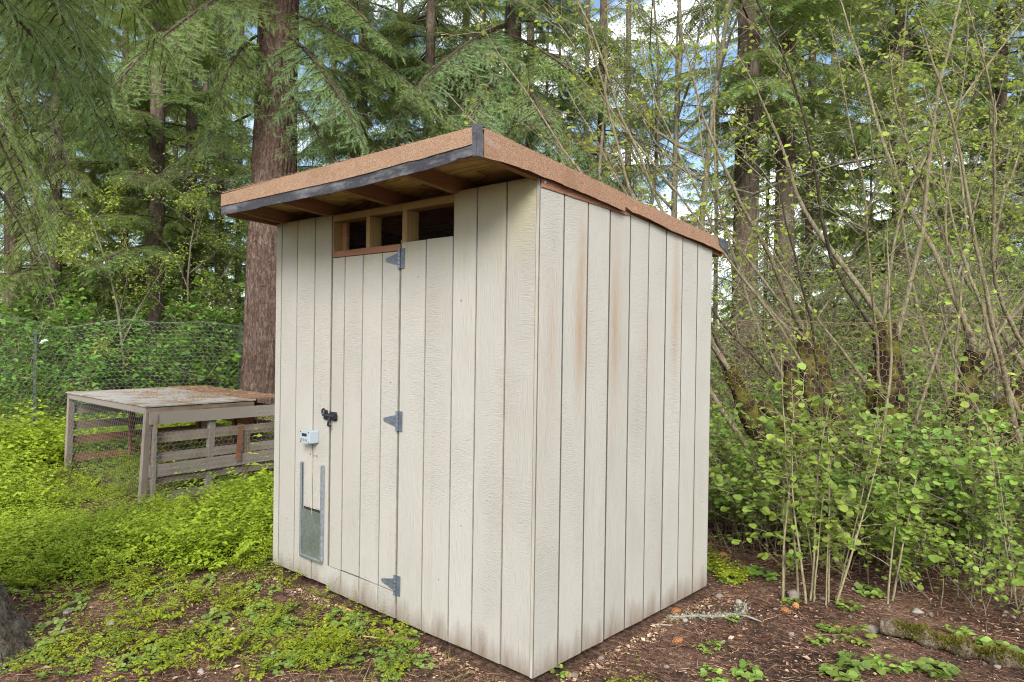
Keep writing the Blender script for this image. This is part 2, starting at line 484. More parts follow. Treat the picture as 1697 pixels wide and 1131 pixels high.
def board(parent, axis, a0, a1, z0, t0, t1, face, depth, sgn, mat=PAINT, name='board', bev=0.003):
    """one siding board: axis 0 runs along x (face toward -y), axis 1 along y (face toward +x)"""
    j = lambda s=0.0012: rs.uniform(-s, s)
    f = face + sgn * j(0.0009)
    P = []
    for (a, t, s) in ((a0, t0, 1), (a1, t1, -1)):
        zb = z0 + j(0.003)
        P.append((a + s * bev + j(0.0007), f + j(0.0007), zb, t - 0.001))      # front edge
        P.append((a, f - sgn * bev, zb, t))                                    # shoulder
        P.append((a, f - sgn * depth, zb, t))                                  # back
    prof = [P[1], P[0], P[3], P[4], P[5], P[2]]                                # loop across the board
    V = []
    for lev in (2, 3):
        for q in prof:
            V.append((q[0], q[1], q[lev]) if axis == 0 else (q[1], q[0], q[lev]))
    n = 6
    F4 = [(i, (i + 1) % n, n + (i + 1) % n, n + i) for i in range(n)]
    mb = MB().add(V, F4, np.array([1, 0, 1, 1, 1, 1]))  # bevels and sides take the shaded groove colour, only the face is paint
    c0, c1 = np.mean(V[:n], 0), np.mean(V[n:], 0)
    mb.add(V[:n] + [c0], [(i, (i + 1) % n, n) for i in range(n)])
    mb.add(V[n:] + [c1], [(i, (i + 1) % n, n) for i in range(n)])
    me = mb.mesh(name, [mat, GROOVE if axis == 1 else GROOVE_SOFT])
    return link(name, me, parent)

GAP = 0.0050
GROOVE_SOFT = simple('groove_dirt_and_shade_pale', (0.165, 0.150, 0.122), 0.9)  # paler for the front: groove dirt and recess shade painted in
# front wall: the sheet behind the boards, then every board
fw_ = MB()
fw_.box((-2.436, 0.0085, 0.03), (-1.756, 0.020, 2.440))
fw_.box((-1.762, 0.0085, 0.002), (-1.054, 0.020, 0.150))
fw_.box((-1.046, 0.0085, 0.002), (-0.612, 0.020, 2.195))
fw_.box((-0.612, 0.0085, 0.002), (-0.020, 0.020, 2.440))
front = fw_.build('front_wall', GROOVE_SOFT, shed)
for a0, a1 in ((-2.438, -2.361), (-2.361, -2.157), (-2.157, -1.942), (-1.942, -1.752)):
    board(front, 0, a0 + GAP / 2, a1 - GAP / 2, 0.022 + rs.uniform(0, .006), 2.437, 2.437, 0.0, 0.0080, -1)
for a0, a1 in ((-1.764, -1.601), (-1.601, -1.411), (-1.411, -1.220), (-1.220, -1.052)):
    board(front, 0, a0 + GAP / 2, a1 - GAP / 2, 0.0, 0.153, 0.153, -0.002, 0.0080, -1)
for a0, a1, t in ((-1.0465, -0.825, 2.202), (-0.825, -0.604, 2.204), (-0.604, -0.425, 2.444), (-0.425, -0.215, 2.446), (-0.215, -0.0165, 2.447)):
    board(front, 0, a0 + GAP / 2, a1 - GAP / 2, 0.0, t, t, 0.0, 0.0080, -1)

# side wall towards the right: nine boards, open joint after the third
sw_ = MB()
sw_.hexa([(-0.020, 0.004, 0.004), (-0.0085, 0.004, 0.004), (-0.0085, 0.606, 0.004), (-0.020, 0.606, 0.004),
          (-0.020, 0.004, top_side(0) - .01), (-0.0085, 0.004, top_side(0) - .01), (-0.0085, 0.606, top_side(.606) - .01), (-0.020, 0.606, top_side(.606) - .01)])
sw_.hexa([(-0.020, 0.613, 0.004), (-0.0085, 0.613, 0.004), (-0.0085, 1.826, 0.004), (-0.020, 1.826, 0.004),
          (-0.020, 0.613, top_side(.613) - .01), (-0.0085, 0.613, top_side(.613) - .01), (-0.0085, 1.826, top_side(1.826) - .01), (-0.020, 1.826, top_side(1.826) - .01)])
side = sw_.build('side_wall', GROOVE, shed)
ys = [0.0, 0.193, 0.400, 0.6065, 0.812, 1.012, 1.216, 1.418, 1.618, SD]
for i in range(9):
    a0, a1 = ys[i] + .0030, ys[i + 1] - .0030
    if i == 2: a1 -= 0.003
    if i == 3: a0 += 0.003
    if i == 0: a0 = 0.001
    board(side, 1, a0, a1, -0.002 if i else -0.006, top_side(a0), top_side(a1), 0.0 + (0.002 if i < 3 else 0), 0.0080, 1)
edge = MB().box((-0.0155, -0.0035, -0.004), (-0.0012, 0.0010, 2.443))
edge.build('corner_edge', timber_mat('weathered_panel_edge', (0.20, 0.185, 0.16), (0.40, 0.37, 0.31), 2), side)

# the walls away from the camera
for nm, lo, hi, tt in (('left_wall', (-2.436, 0.022), (-2.420, 1.826), None), ('rear_wall', (-2.418, 1.810), (-0.022, 1.826), None)):
    (x0, y0), (x1, y1) = lo, hi
    o = MB().hexa([(x0, y0, .004), (x1, y0, .004), (x1, y1, .004), (x0, y1, .004),
                   (x0, y0, top_side(y0) - .01), (x1, y0, top_side(y0) - .01), (x1, y1, top_side(y1) - .01), (x0, y1, top_side(y1) - .01)]).build(nm, [INSIDE], shed)
    if nm == 'left_wall':
        for i in range(9): board(o, 1, ys[i] + .003, ys[i + 1] - .003, 0, top_side(ys[i]), top_side(ys[i + 1]), -2.4395, 0.003, -1)
    else:
        for i in range(12): board(o, 0, -2.436 + i * .203 + .003, -2.436 + (i + 1) * .203 - .003, 0, top_side(1.83), top_side(1.83), 1.8295, 0.003, 1)
MB().box((-2.418, 0.022, 0.02), (-0.022, 1.808, 0.06)).build('shed_floor', INSIDE, shed)

# vent opening over the door: header, sill, studs, wire
MB().box((-1.744, 0.004, 2.389), (-0.600, 0.093, 2.430)).build('vent_header', HEADER, shed)
MB().box((-1.738, -0.001, 2.157), (-1.056, 0.088, 2.194)).build('vent_sill', SILLM, shed)
MB().box((-1.052, 0.021, 2.157), (-0.600, 0.093, 2.196)).build('vent_sill', SILLM, shed)
MB().box((-1.046, -0.003, 2.198), (-1.036, 0.010, 2.214)).build('vent_packer', STUD, shed)
for a0, a1, f0 in ((-1.753, -1.742, 0.010), (-1.392, -1.355, 0.006), (-1.041, -1.003, 0.003), (-0.602, -0.566, 0.022)):
    MB().box((a0, f0, 2.197), (a1, 0.093, 2.387)).build('vent_stud', STUD, shed)
MB().box((-1.738, 0.070, 2.197), (-1.690, 0.092, 2.387)).build('vent_batten', RAFTER, shed)

def hexwire(fn, ls, lt, w, r, keep=None, rng=None, jit=0.0):
    """hexagon netting over a sheet ls by lt: fn(s, t) gives the place in space"""
    h = w * 1.16; A, B = [], []
    ni, nj = int(ls / w) + 1, int(lt / (h * 0.75)) + 1
    for jj in range(nj):
        for i_ in range(ni):
            s0 = i_ * w + (w / 2 if jj % 2 else 0); t0 = jj * h * 0.75
            p = [(s0, t0), (s0 + w / 2, t0 + h * 0.25), (s0 + w / 2, t0 + h * 0.75), (s0 - w / 2, t0 + h * 0.25)]
            A += [p[0], p[1], p[0]]; B += [p[1], p[2], p[3]]
    A, B = np.array(A), np.array(B)
    ok = (np.minimum(A, B).min(1) >= 0) & (A[:, 0] <= ls) & (B[:, 0] <= ls) & (A[:, 1] <= lt) & (B[:, 1] <= lt)
    A, B = A[ok], B[ok]
    PA, PB = fn(A[:, 0], A[:, 1]), fn(B[:, 0], B[:, 1])
    if keep is not None:
        k = keep((PA + PB) / 2); PA, PB = PA[k], PB[k]
    return MB().prisms(PA, PB, r)
WIREDARK = simple('dull_wire', (0.09, 0.075, 0.06), 0.7, 0.3, 0.2)
hexwire(lambda s, t: np.stack([-1.74 + s, 0.0955 + 0 * s, 2.19 + t], -1), 1.16, 0.21, 0.026, 0.0007).build('vent_netting', WIREDARK, shed)

# door with its boards, hinges and bolt
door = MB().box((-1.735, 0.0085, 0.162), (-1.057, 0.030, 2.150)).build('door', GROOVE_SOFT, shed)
for a0, a1 in ((-1.7375, -1.601), (-1.601, -1.411), (-1.411, -1.220), (-1.220, -1.0555)):
    board(door, 0, a0 + GAP / 2, a1 - GAP / 2, 0.160, 2.153, 2.153, -0.001, 0.0080, -1)
jb = MB().box((-1.758, 0.021, 0.10), (-1.728, 0.06, 2.155)).box((-1.75, 0.031, 0.12), (-1.05, 0.06, 0.18)).box((-1.064, 0.031, 0.10), (-1.03, 0.06, 2.155))
jb.build('door_frame', DARKGAP, shed)

def hinge(z):
    mb = MB()
    y0, y1 = -0.0075, -0.0045
    x = -1.051
    P = [(x - 0.012, z + 0.034), (x - 0.125, z + 0.010), (x - 0.133, z), (x - 0.125, z - 0.010), (x - 0.012, z - 0.034)]
    V = [(a, y0, b) for a, b in P] + [(a, y1, b) for a, b in P]
    n = 5
    mb.add(V, [(i, (i + 1) % n, n + (i + 1) % n, n + i) for i in range(n)])
    mb.add(V, [(0, 1, 2), (0, 2, 4), (2, 3, 4)])
    mb.box((x + 0.010, y0, z - 0.058), (x + 0.040, y1 + .002, z + 0.058))
    zz = z - 0.058
    for k in range(5):
        mb.tube([(x, -0.011, zz + 0.0015), (x, -0.011, zz + 0.022)], 0.0085, 8)
        zz += 0.0235
    for (dx, dz) in ((-0.035, 0.016), (-0.035, -0.016), (-0.075, 0.0), (-0.11, 0.0), (0.027, 0.035), (0.027, -0.035), (0.027, 0.0)):
        mb.tube([(x + dx, y0 - 0.0022, z + dz), (x + dx, y1, z + dz)], 0.0045, 6)
    return mb.build('hinge', GALV, door)
for z in (2.108, 1.160, 0.200): hinge(z)

lt = MB()
lt.box((-1.735, -0.012, 1.105), (-1.665, -0.003, 1.160))
lt.box((-1.738, -0.028, 1.118), (-1.650, -0.012, 1.150))
lt.tube([(-1.795, -0.022, 1.135), (-1.655, -0.030, 1.135)], 0.008, 8)
lt.tube([(-1.700, -0.030, 1.130), (-1.702, -0.040, 1.100), (-1.712, -0.038, 1.075), (-1.690, -0.030, 1.070)], 0.008, 8)
lt.build('bolt', IRON, door)
kp = MB()
kp.box((-1.805, -0.010, 1.105), (-1.768, -0.0015, 1.165))
a = np.linspace(-0.4, 3.6, 9)
kp.tube(np.stack([-1.790 + 0.018 * np.cos(a), -0.02 + 0 * a, 1.152 + 0.022 * np.sin(a)], 1), 0.006, 6)
kp.build('bolt_keeper', IRON, shed)

# automatic pop door: control box, two rails, lifting sheet
cb = MB()
x0, x1, z0, z1 = -1.985, -1.872, 0.938, 1.022
b_ = 0.006
loop = [(x0 + b_, z0), (x1 - b_, z0), (x1, z0 + b_), (x1, z1 - b_), (x1 - b_, z1), (x0 + b_, z1), (x0, z1 - b_), (x0, z0 + b_)]
lv = [(-0.0015, 0), (-0.066, 0), (-0.070, 0.004)]
V = []
for yy, ins in lv:
    for (a, b) in loop:
        cxm, czm = (x0 + x1) / 2, (z0 + z1) / 2
        V.append((a + (cxm - a) * ins * 8, yy, b + (czm - b) * ins * 8))
F = [(l * 8 + i, l * 8 + (i + 1) % 8, (l + 1) * 8 + (i + 1) % 8, (l + 1) * 8 + i) for l in range(2) for i in range(8)]
cb.add(V, F)
cb.add(V[16:], [(0, 1, 2, 3), (0, 3, 4, 7), (4, 5, 6, 7)])
box = cb.build('control_box', BOXP, shed)
MB().box((-1.960, -0.0718, 0.986), (-1.905, -0.0695, 1.005)).build('display', LCD, box)
for xb in (-1.968, -1.938, -1.910):
    a = np.linspace(0, 2 * np.pi, 13)[:-1]
    MB().tube([(xb, -0.0745, 0.963), (xb, -0.0690, 0.963)], 0.009, 10).build('button', BUTTON, box)
for (xs, zs) in ((x0 + .009, z0 + .009), (x1 - .009, z0 + .009), (x0 + .009, z1 - .009), (x1 - .009, z1 - .009)):
    MB().tube([(xs, -0.0725, zs), (xs, -0.0690, zs)], 0.0042, 8).build('screw', IRON, box)

def rail(x, s, zt):
    mb = MB()
    mb.box((x - .010, -0.006, 0.172), (x + .010, -0.002, zt))
    mb.box((x - .010, -0.020, 0.172), (x + .010, -0.0165, zt)) if s < 0 else mb.box((x - .010, -0.020, 0.176), (x + .004, -0.0165, zt))
    xs = x - .010 if s < 0 else x + .001
    mb.box((xs, -0.0163, 0.173), (xs + .005, -0.0062, zt - .001))
    return mb.build('door_rail', ALU, shed)
rail(-2.050, -1, 0.795); rail(-1.806, 1, 0.800)
sh = MB().box((-2.040, -0.0150, 0.165), (-1.812, -0.0125, 0.486)).box((-2.050, -0.024, 0.160), (-1.800, -0.0075, 0.172))
sheet = sh.build('pop_door', SHEET, shed)
for k, xs in enumerate((-2.02, -1.99, -1.967, -1.885, -1.862, -1.835)):
    MB().tube([(xs, -0.0045, 0.508), (xs, -0.0005, 0.508)], 0.004, 6).build('screw', NAILM, shed)
MB().tube([(-1.925, -0.016, 0.465), (-1.928, -0.012, 0.52), (-1.930, -0.006, 0.80), (-1.930, -0.004, 0.935)], 0.0011, 4).build('lifting_cord', simple('cord', (0.45, 0.36, 0.22), 0.9), shed)
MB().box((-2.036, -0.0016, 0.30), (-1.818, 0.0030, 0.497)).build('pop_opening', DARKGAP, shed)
for xs, zs in ((-1.965, 0.857), (-1.925, 0.850), (-1.890, 0.853)):
    MB().tube([(xs, -0.005, zs), (xs, 0.0, zs)], 0.005, 6).build('screw', SILLM, shed)

# ------------------------------------------------------------------ the shed: roof
def deck_b(y): return 2.514 - 0.1 * y
XR = 0.026
def xl(y): return -2.335 - 0.125 * min(1, max(0, (y + 0.45) / 0.45)) - 0.02 * max(0, y) / 2
rl = [-0.448, 0.0, 0.7, 1.35, 1.975]
V = []
for y in rl:
    V += [(xl(y) + .012, y, deck_b(y)), (XR - .014, y, deck_b(y)), (XR - .014, y, deck_b(y) + .012), (xl(y) + .012, y, deck_b(y) + .012)]
F = [(i * 4 + k, i * 4 + (k + 1) % 4, (i + 1) * 4 + (k + 1) % 4, (i + 1) * 4 + k) for i in range(4) for k in range(4)] + [(0, 1, 2, 3), (19, 18, 17, 16)]
roof = MB().add(V, F).build('roof', PLY, shed)
for xr in (-0.026, -0.590, -1.155, -1.800, -2.405):
    w2 = 0.019
    ya, yb = -0.425, 1.95
    sx = 0.085 if xr < -2.3 else 0
    MB().hexa([(xr - w2 + sx, ya, deck_b(ya) - .084), (xr + w2 + sx, ya, deck_b(ya) - .084), (xr + w2, yb, deck_b(yb) - .084), (xr - w2, yb, deck_b(yb) - .084),
               (xr - w2 + sx, ya, deck_b(ya) - .002), (xr + w2 + sx, ya, deck_b(ya) - .002), (xr + w2, yb, deck_b(yb) - .002), (xr - w2, yb, deck_b(yb) - .002)]).build('rafter', RAFTER, roof)
MB().box((xl(-.44) + .02, -0.446, 2.452), (XR - .02, -0.427, 2.556)).build('fascia_board', RAFTER, roof)

def strip(name, mat, pts_top, pts_bot, th, nrm, parent=roof, wav=0.0, seed=0, sub=14):
    """a bent roofing strip between an upper and a lower line, with real thickness and a wavy lower edge"""
    r_ = np.random.default_rng(seed)
    pt, pb = np.array(pts_top, float), np.array(pts_bot, float)
    s_ = np.linspace(0, 1, sub + 1); k = np.linspace(0, 1, len(pt))
    T_ = np.stack([np.interp(s_, k, pt[:, i]) for i in range(3)], 1)
    B_ = np.stack([np.interp(s_, k, pb[:, i]) for i in range(3)], 1)
    B_[:, 2] += r_.normal(0, wav, sub + 1)
    nr = np.array(nrm, float)
    Mi = (T_ + B_) / 2 + nr * r_.normal(0.0005, wav * .6, (sub + 1, 1))
    B_ = B_ + nr * np.abs(r_.normal(0, wav * 1.2, (sub + 1, 1)))
    rows = [T_ + nr * th, Mi + nr * th, B_ + nr * th, B_, Mi, T_]
    V = np.concatenate(rows); n = sub + 1; i = np.arange(sub)
    F = np.concatenate([np.stack([a * n + i, b * n + i, b * n + i + 1, a * n + i + 1], 1) for a, b in ((0, 1), (1, 2), (2, 3), (3, 4), (4, 5), (5, 0))])
    mb = MB().add(V, F)
    for e in (0, sub): mb.add(V[[a * n + e for a in range(6)]], [(0, 1, 4, 5), (1, 2, 3, 4)])
    return mb.build(name, mat, parent, smooth=False)

# top sheet
V = []
for y in [-0.455] + rl[1:4] + [1.985]:
    z = deck_b(y) + .0135
    V += [(xl(y), y, z), (XR + .003, y, z), (XR + .003, y, z + .006), (xl(y), y, z + .006)]
MB().add(V, F_ := [(i * 4 + k, i * 4 + (k + 1) % 4, (i + 1) * 4 + (k + 1) % 4, (i + 1) * 4 + k) for i in range(4) for k in range(4)] + [(0, 1, 2, 3), (19, 18, 17, 16)]).build('roofing_sheet', MINERAL2, roof)
FL = -2.338
strip('front_edging', MINERAL, [(FL, -.4545, 2.5665), (-.93, -.4545, 2.577), (XR - .028, -.4545, 2.581)], [(FL, -.4545, 2.4885), (-.93, -.4545, 2.481), (XR - .028, -.4545, 2.504)], .004, (0, -1, 0), wav=.0012, seed=1, sub=30)
strip('front_drip_strip', TAR, [(FL - .003, -.4500, 2.500), (-.93, -.4500, 2.500), (-.25, -.450, 2.505), (XR - .004, -.4500, 2.515)], [(FL - .003, -.4500, 2.430), (-1.6, -.45, 2.420), (-.93, -.4500, 2.421), (-.25, -.450, 2.438), (-.1, -.450, 2.462), (XR - .004, -.4500, 2.461)][0:1] + [(-.93, -.4500, 2.424), (-.25, -.450, 2.440), (XR - .004, -.4500, 2.462)], .0035, (0, -1, 0), wav=.0018, seed=2, sub=30)
strip('corner_cap', TARGREY, [(XR - .030, -.4600, 2.583), (XR + .002, -.4620, 2.585)], [(XR - .024, -.4600, 2.452), (XR + .002, -.4620, 2.445)], .004, (0, -1, 0), wav=.001, seed=3, sub=4)
strip('corner_cap', TARGREY, [(XR + .004, -.4655, 2.585), (XR + .004, -.436, 2.582)], [(XR + .004, -.4655, 2.445), (XR + .004, -.430, 2.446)], .004, (1, 0, 0), wav=.001, seed=4, sub=4)
strip('corner_cap', TARGREY, [(XR - .05, -.462, 2.5835), (XR + .006, -.466, 2.5855)], [(XR - .045, -.40, 2.5775), (XR + .006, -.40, 2.5795)], .003, (0, 0, 1), wav=.0005, seed=41, sub=4)
zt = lambda y: deck_b(y) + .021
strip('side_edging', MINERAL2, [(XR + .0045, y, zt(y)) for y in (-.424, -.2, .0, .35, .70)], [(XR + .0045, -.424, 2.449), (XR + .0045, -.2, 2.447), (XR + .0045, .0, 2.433), (XR + .0045, .35, 2.405), (XR + .0045, .70, 2.367)], .004, (1, 0, 0), wav=.0016, seed=5, sub=24)
strip('side_edging', MINERAL2, [(XR + .0005, y, zt(y) - .001) for y in (.66, 1.0, 1.2, 1.6, 1.985)], [(XR + .0005, .66, 2.395), (XR + .0005, 1.0, 2.352), (XR + .0005, 1.2, 2.326), (XR + .0005, 1.6, 2.290), (XR + .0005, 1.985, 2.252)], .0035, (1, 0, 0), wav=.002, seed=6, sub=22)
strip('side_edging', TARGREY, [(XR + .0046, y, zt(y) + .003) for y in (1.84, 1.990)], [(XR + .0046, y, z) for y, z in ((1.86, 2.300), (1.990, 2.250))], .003, (1, 0, 0), wav=.001, seed=7, sub=6)
strip('under_strip', MINERAL3, [(.0045, .002, 2.44), (.0045, .4, 2.41), (.0045, .745, 2.384), (.0045, .81, 2.374)], [(.0045, .002, 2.394), (.0045, .4, 2.375), (.0045, .745, 2.356), (.0045, .81, 2.368)], .0035, (1, 0, 0), wav=.0008, seed=8, sub=18)
MB().hexa([(0.004, -.42, 2.478), (.022, -.42, 2.478), (.022, 1.95, 2.285), (.004, 1.95, 2.285), (0.004, -.42, 2.553), (.022, -.42, 2.553), (.022, 1.95, 2.316), (.004, 1.95, 2.316)]).build('barge_board', RAFTER, roof)
MB().box((-2.44, 1.945, 2.235), (.003, 1.968, 2.315)).build('fascia_board', RAFTER, roof)
MB().hexa([(-2.352, -.42, 2.430), (-2.335, -.42, 2.430), (-2.445, 0.03, 2.428), (-2.462, 0.03, 2.428), (-2.352, -.42, 2.555), (-2.335, -.42, 2.555), (-2.445, .03, 2.510), (-2.462, .03, 2.510)]).build('barge_board', RAFTER, roof)
MB().hexa([(-2.463, .032, 2.415), (-2.446, .032, 2.415), (-2.466, 1.95, 2.22), (-2.483, 1.95, 2.22), (-2.463, .032, 2.505), (-2.446, .032, 2.505), (-2.466, 1.95, 2.313), (-2.483, 1.95, 2.313)]).build('barge_board', RAFTER, roof)
for (y, z, r_, xx, mt) in ((.030, 2.418, .008, .0085, NAILM), (.02, 2.485, .009, .0325, MINERAL3), (.30, 2.46, .008, .0325, MINERAL3), (.92, 2.39, .007, .029, MINERAL3), (1.25, 2.36, .006, .029, MINERAL3)):
    MB().tube([(xx - .004, y, z), (xx + .002, y, z), (xx + .0035, y, z)], [r_, r_, r_ * .6], 8).build('nail', mt, roof)

# needles and crumbs lodged on the roof edges
r_ = np.random.default_rng(17); n_ = 900
e1 = np.stack([r_.uniform(-2.33, .02, 520), -.456 + np.abs(r_.normal(0, .02, 520)), np.zeros(520)], 1)
e2 = np.stack([.026 - np.abs(r_.normal(0, .02, 380)), r_.uniform(-.44, 1.97, 380), np.zeros(380)], 1)
A = np.concatenate([e1, e2]); A[:, 2] = 2.514 - .1 * A[:, 1] + .021
an = r_.uniform(0, 6.283, n_); L_ = r_.gamma(2, .007, n_)
tag(MB().prisms(A, A + np.stack([np.cos(an) * L_, np.sin(an) * L_, np.abs(r_.normal(0, .45, n_)) * L_], 1), .0016, .001).build('needle_crumbs', simple('roof_crumbs', (0.17, 0.11, 0.065), .95, 0, .6), roof), kind='stuff')

# ------------------------------------------------------------------ slatted pen of old pallets
def grey_timber(name, axis):
    return timber_mat(name, (0.050, 0.034, 0.024), (0.22, 0.16, 0.115), axis, 1.0, (0.205, 0.178, 0.152))
GT = [grey_timber('weathered_timber_x', 0), grey_timber('weathered_timber_y', 1), grey_timber('weathered_timber_z', 2)]
REDT = timber_mat('brown_timber', (0.08, 0.036, 0.02), (0.20, 0.09, 0.05), 1)
def penroof_mat():
    m = NT('littered_plywood')
    n1 = m.noise(m.coord('Object'), 2.2, 5, 0.65)
    n2 = m.noise(m.coord('Object'), 22, 5, 0.7)
    c = m.ramp(n2, [(0.3, (0.20, 0.188, 0.165)), (0.7, (0.33, 0.31, 0.275))])
    c = m.mix(m.ramp(n1, [(0.46, 0.0), (0.60, 0.85)]), c, (0.17, 0.11, 0.065))
    return m.done(c, 0.9, m.bump(n2, 0.4, 0.006), spec=0.15)
PENROOF = penroof_mat()
pen = empty('pallet_pen', (-5.40, 0.28, -0.05))
tag(pen, 'low weathered pallet pen with flat plywood lid and netting in the weeds', 'pen')
PX0, PX1, PY0, PY1 = -2.40, 0.0, 0.0, 1.62        # inside the pen's own frame
def lid_z(x, y): return 0.945
lid = MB()
lid.hexa([(PX0 - .03, PY0 - .03, .930), (PX1 + .02, PY0 - .02, .938), (PX1 - .02, PY1 - .42, .938), (PX0 - .06, PY1 - .38, .930),
          (PX0 - .03, PY0 - .03, .945), (PX1 + .02, PY0 - .02, .953), (PX1 - .02, PY1 - .42, .953), (PX0 - .06, PY1 - .38, .945)])
lid.build('lid', PENROOF, pen)
MB().hexa([(PX0 - .06, PY1 - .39, .9475), (PX1 - .05, PY1 - .46, .9555), (PX1 - .12, PY1 + .10, .935), (PX0 - .1, PY1 + .10, .935),
           (PX0 - .06, PY1 - .39, .9605), (PX1 - .05, PY1 - .46, .9685), (PX1 - .12, PY1 + .10, .948), (PX0 - .1, PY1 + .10, .948)]).build('lid', timber_mat('brown_lid', (0.12, 0.065, 0.035), (0.24, 0.14, 0.085), 0), pen)
def slat(a, b, w, h, mat, name='slat', up=(0, 0, 1)):
    r_ = rs.uniform
    a = (a[0], a[1], a[2] + r_(-.015, .012)); b = (b[0], b[1], b[2] + r_(-.015, .012))
    return MB().bar(a, b, w, h, up=up).build(name, mat, pen)
# rim boards
slat((PX0, PY0 + .005, .893), (PX1 - .01, PY0 + .005, .893), .035, .065, GT[0], 'rim_board')
slat((PX1, PY0, .905), (PX1 - .02, PY1 - .45, .905), .03, .05, GT[1], 'rim_board')
slat((PX0, PY0, .88), (PX0, PY1 + .05, .88), .03, .085, GT[1], 'rim_board')
# posts
for (x, y, z1, lean) in ((PX1 - .02, PY0 + .02, .92, -.05), (PX0 + .02, PY0 + .02, .92, -.03), (PX1 - .045, .70, .80, -.04), (PX1 - .05, 1.10, .60, -.02), (PX1 - .05, PY1 - .12, .92, 0), (PX0 + .05, .72, .90, 0), (PX0 + .04, PY1, .92, 0), (-.85, PY1, .92, 0), (-1.35, PY1, .92, .02)):
    slat((x + lean * .2, y + lean, -.05), (x, y, z1), .07, .045, GT[2] if (x > -.5 or y < .3) else REDT, 'post', up=(1, 0.2, 0))
slat((PX1 + .012, PY0 + .055, -.05), (PX1 + .01, PY0 + .075, .86), .03, .06, GT[2], 'post', up=(1, 0, 0))
# near face slats (towards the shed) and the ones across
for z, h, off in ((.815, .125, .012), (.615, .10, -.03), (.405, .095, -.03), (.285, .125, .014), (.170, .085, -.03), (-.01, .10, .016)):
    slat((PX1 + off, PY0 + .02 + (.15 if z < 0 else 0), z), (PX1 - .03 + off, PY1 - .05, z + .01), .022, h, GT[1])
for z, h in ((.72, .11), (.53, .10), (.36, .09), (.12, .09)):
    slat((PX0 - .02, PY0 + .03, z), (PX0 - .03, PY1, z), .022, h, GT[1] if z > .5 else REDT)
for z, h in ((.78, .11), (.58, .1), (.40, .12), (.22, .1), (.05, .09)):
    slat((PX0 + .03, PY1 + .03, z), (PX1 - .1, PY1 + .03, z), .022, h, REDT if z in (.58, .22) else GT[0])
slat((-.95, .35, .50), (-.25, .15, .30), .03, .06, REDT, 'brace')
slat((-1.15, .40, .36), (-1.0, .44, .56), .05, .05, REDT, 'brace')
slat((PX1 + .06, .95, .30), (PX1 + .02, 1.0, .66), .05, .02, REDT, 'brace', up=(1, 0, 0))
# netting stapled over the two open sides
WIRE = simple('galvanised_wire', (0.27, 0.28, 0.26), 0.6, 0.3, 0.2)
hexwire(lambda s, t: np.stack([PX0 + s, -.028 + .012 * np.sin(s * 3.1 + t * 2), .0 + t], -1), 2.4, .90, .055, .0012).build('netting', WIRE, pen)
hexwire(lambda s, t: np.stack([.045 + .012 * np.sin(s * 4 + t * 3), s, .0 + t], -1), 1.62, .86, .055, .0010,
        lambda P: (P[:, 2] < .70) | (P[:, 1] > 1.15)).build('netting', WIRE, pen)
r_ = np.random.default_rng(11)
n_ = 420
px_, py_ = r_.uniform(PX0 + .3, PX1 - .1, n_), r_.uniform(.35, PY1, n_)
ang = r_.uniform(0, 6.28, n_); ln = r_.uniform(.01, .06, n_)
A = np.stack([px_, py_, np.full(n_, .958) + np.where(py_ > PY1 - .5, .012, 0)], 1)
lt_ = MB().prisms(A, A + np.stack([np.cos(ang) * ln, np.sin(ang) * ln, r_.uniform(0, .006, n_)], 1), .0035, .002)
tag(lt_.build('litter', simple('needle_litter', (0.33, 0.21, 0.11), 0.95, 0, 0.5), pen), kind='stuff')

# ------------------------------------------------------------------ netting fences
def fence(name, pts, z0, heights, w, r, mat, label, posts, postmat, bulge=.05, seed=0):
    P = np.array(pts, float)
    seg = np.concatenate([[0], np.cumsum(np.linalg.norm(np.diff(P, axis=0), axis=1))])
    root = empty(name, (P[0][0], P[0][1], z0))
    tag(root, label, 'fence')
    def at(s):
        return np.interp(s, seg, P[:, 0]) - P[0][0], np.interp(s, seg, P[:, 1]) - P[0][1]
    hs = np.linspace(0, seg[-1], len(heights))
    hmax = max(heights)
    nrm = unit(np.array([-(P[-1] - P[0])[1], (P[-1] - P[0])[0]]))
    def fn(s, t):
        x, y = at(s)
        h = np.interp(s, hs, heights) + .02 * np.sin(s * 5 + seed)
        tt = t / hmax
        b = bulge * np.sin(s * 2.3 + t * 2.1 + seed) * np.sin(np.pi * np.clip(tt, 0, 1)) + .012 * np.sin(s * 17 + t * 13)
        return np.stack([x + nrm[0] * b, y + nrm[1] * b, tt * h], -1)
    hexwire(fn, seg[-1], hmax, w, r).build('netting', mat, root)
    s = np.linspace(0, seg[-1], 90)
    top = fn(s, np.full_like(s, hmax * .995))
    MB().tube(top, r * 1.5, 4).build('selvage_wire', mat, root)
    low = fn(s, np.full_like(s, hmax * .01))
    MB().tube(low, r * 1.5, 4).build('selvage_wire', mat, root)
    for sp, hh in posts:
        x, y = at(np.array(sp)); x, y = float(x), float(y)
        mb = MB()
        a, b = np.array([x + nrm[0] * .02, y + nrm[1] * .02, -.2]), np.array([x + nrm[0] * .02 + .02, y + nrm[1] * .02, hh])
        d2 = unit(np.array([P[-1][0] - P[0][0], P[-1][1] - P[0][1], 0.0]))
        mb.bar(a, b, .034, .004, up=tuple(np.cross(d2, (0, 0, 1))))
        mb.bar(a + np.array([nrm[0], nrm[1], 0]) * .012, b + np.array([nrm[0], nrm[1], 0]) * .012, .004, .022, up=tuple(np.cross(d2, (0, 0, 1))))
        for z in np.arange(.1, hh, .12): mb.box((x - .006, y - .02, z), (x + .006, y + .02, z + .02))
        mb.build('post', postmat, root)
    return root
POSTM = simple('green_steel_post', (0.06, 0.07, 0.055), 0.7, 0.2, 0.3)
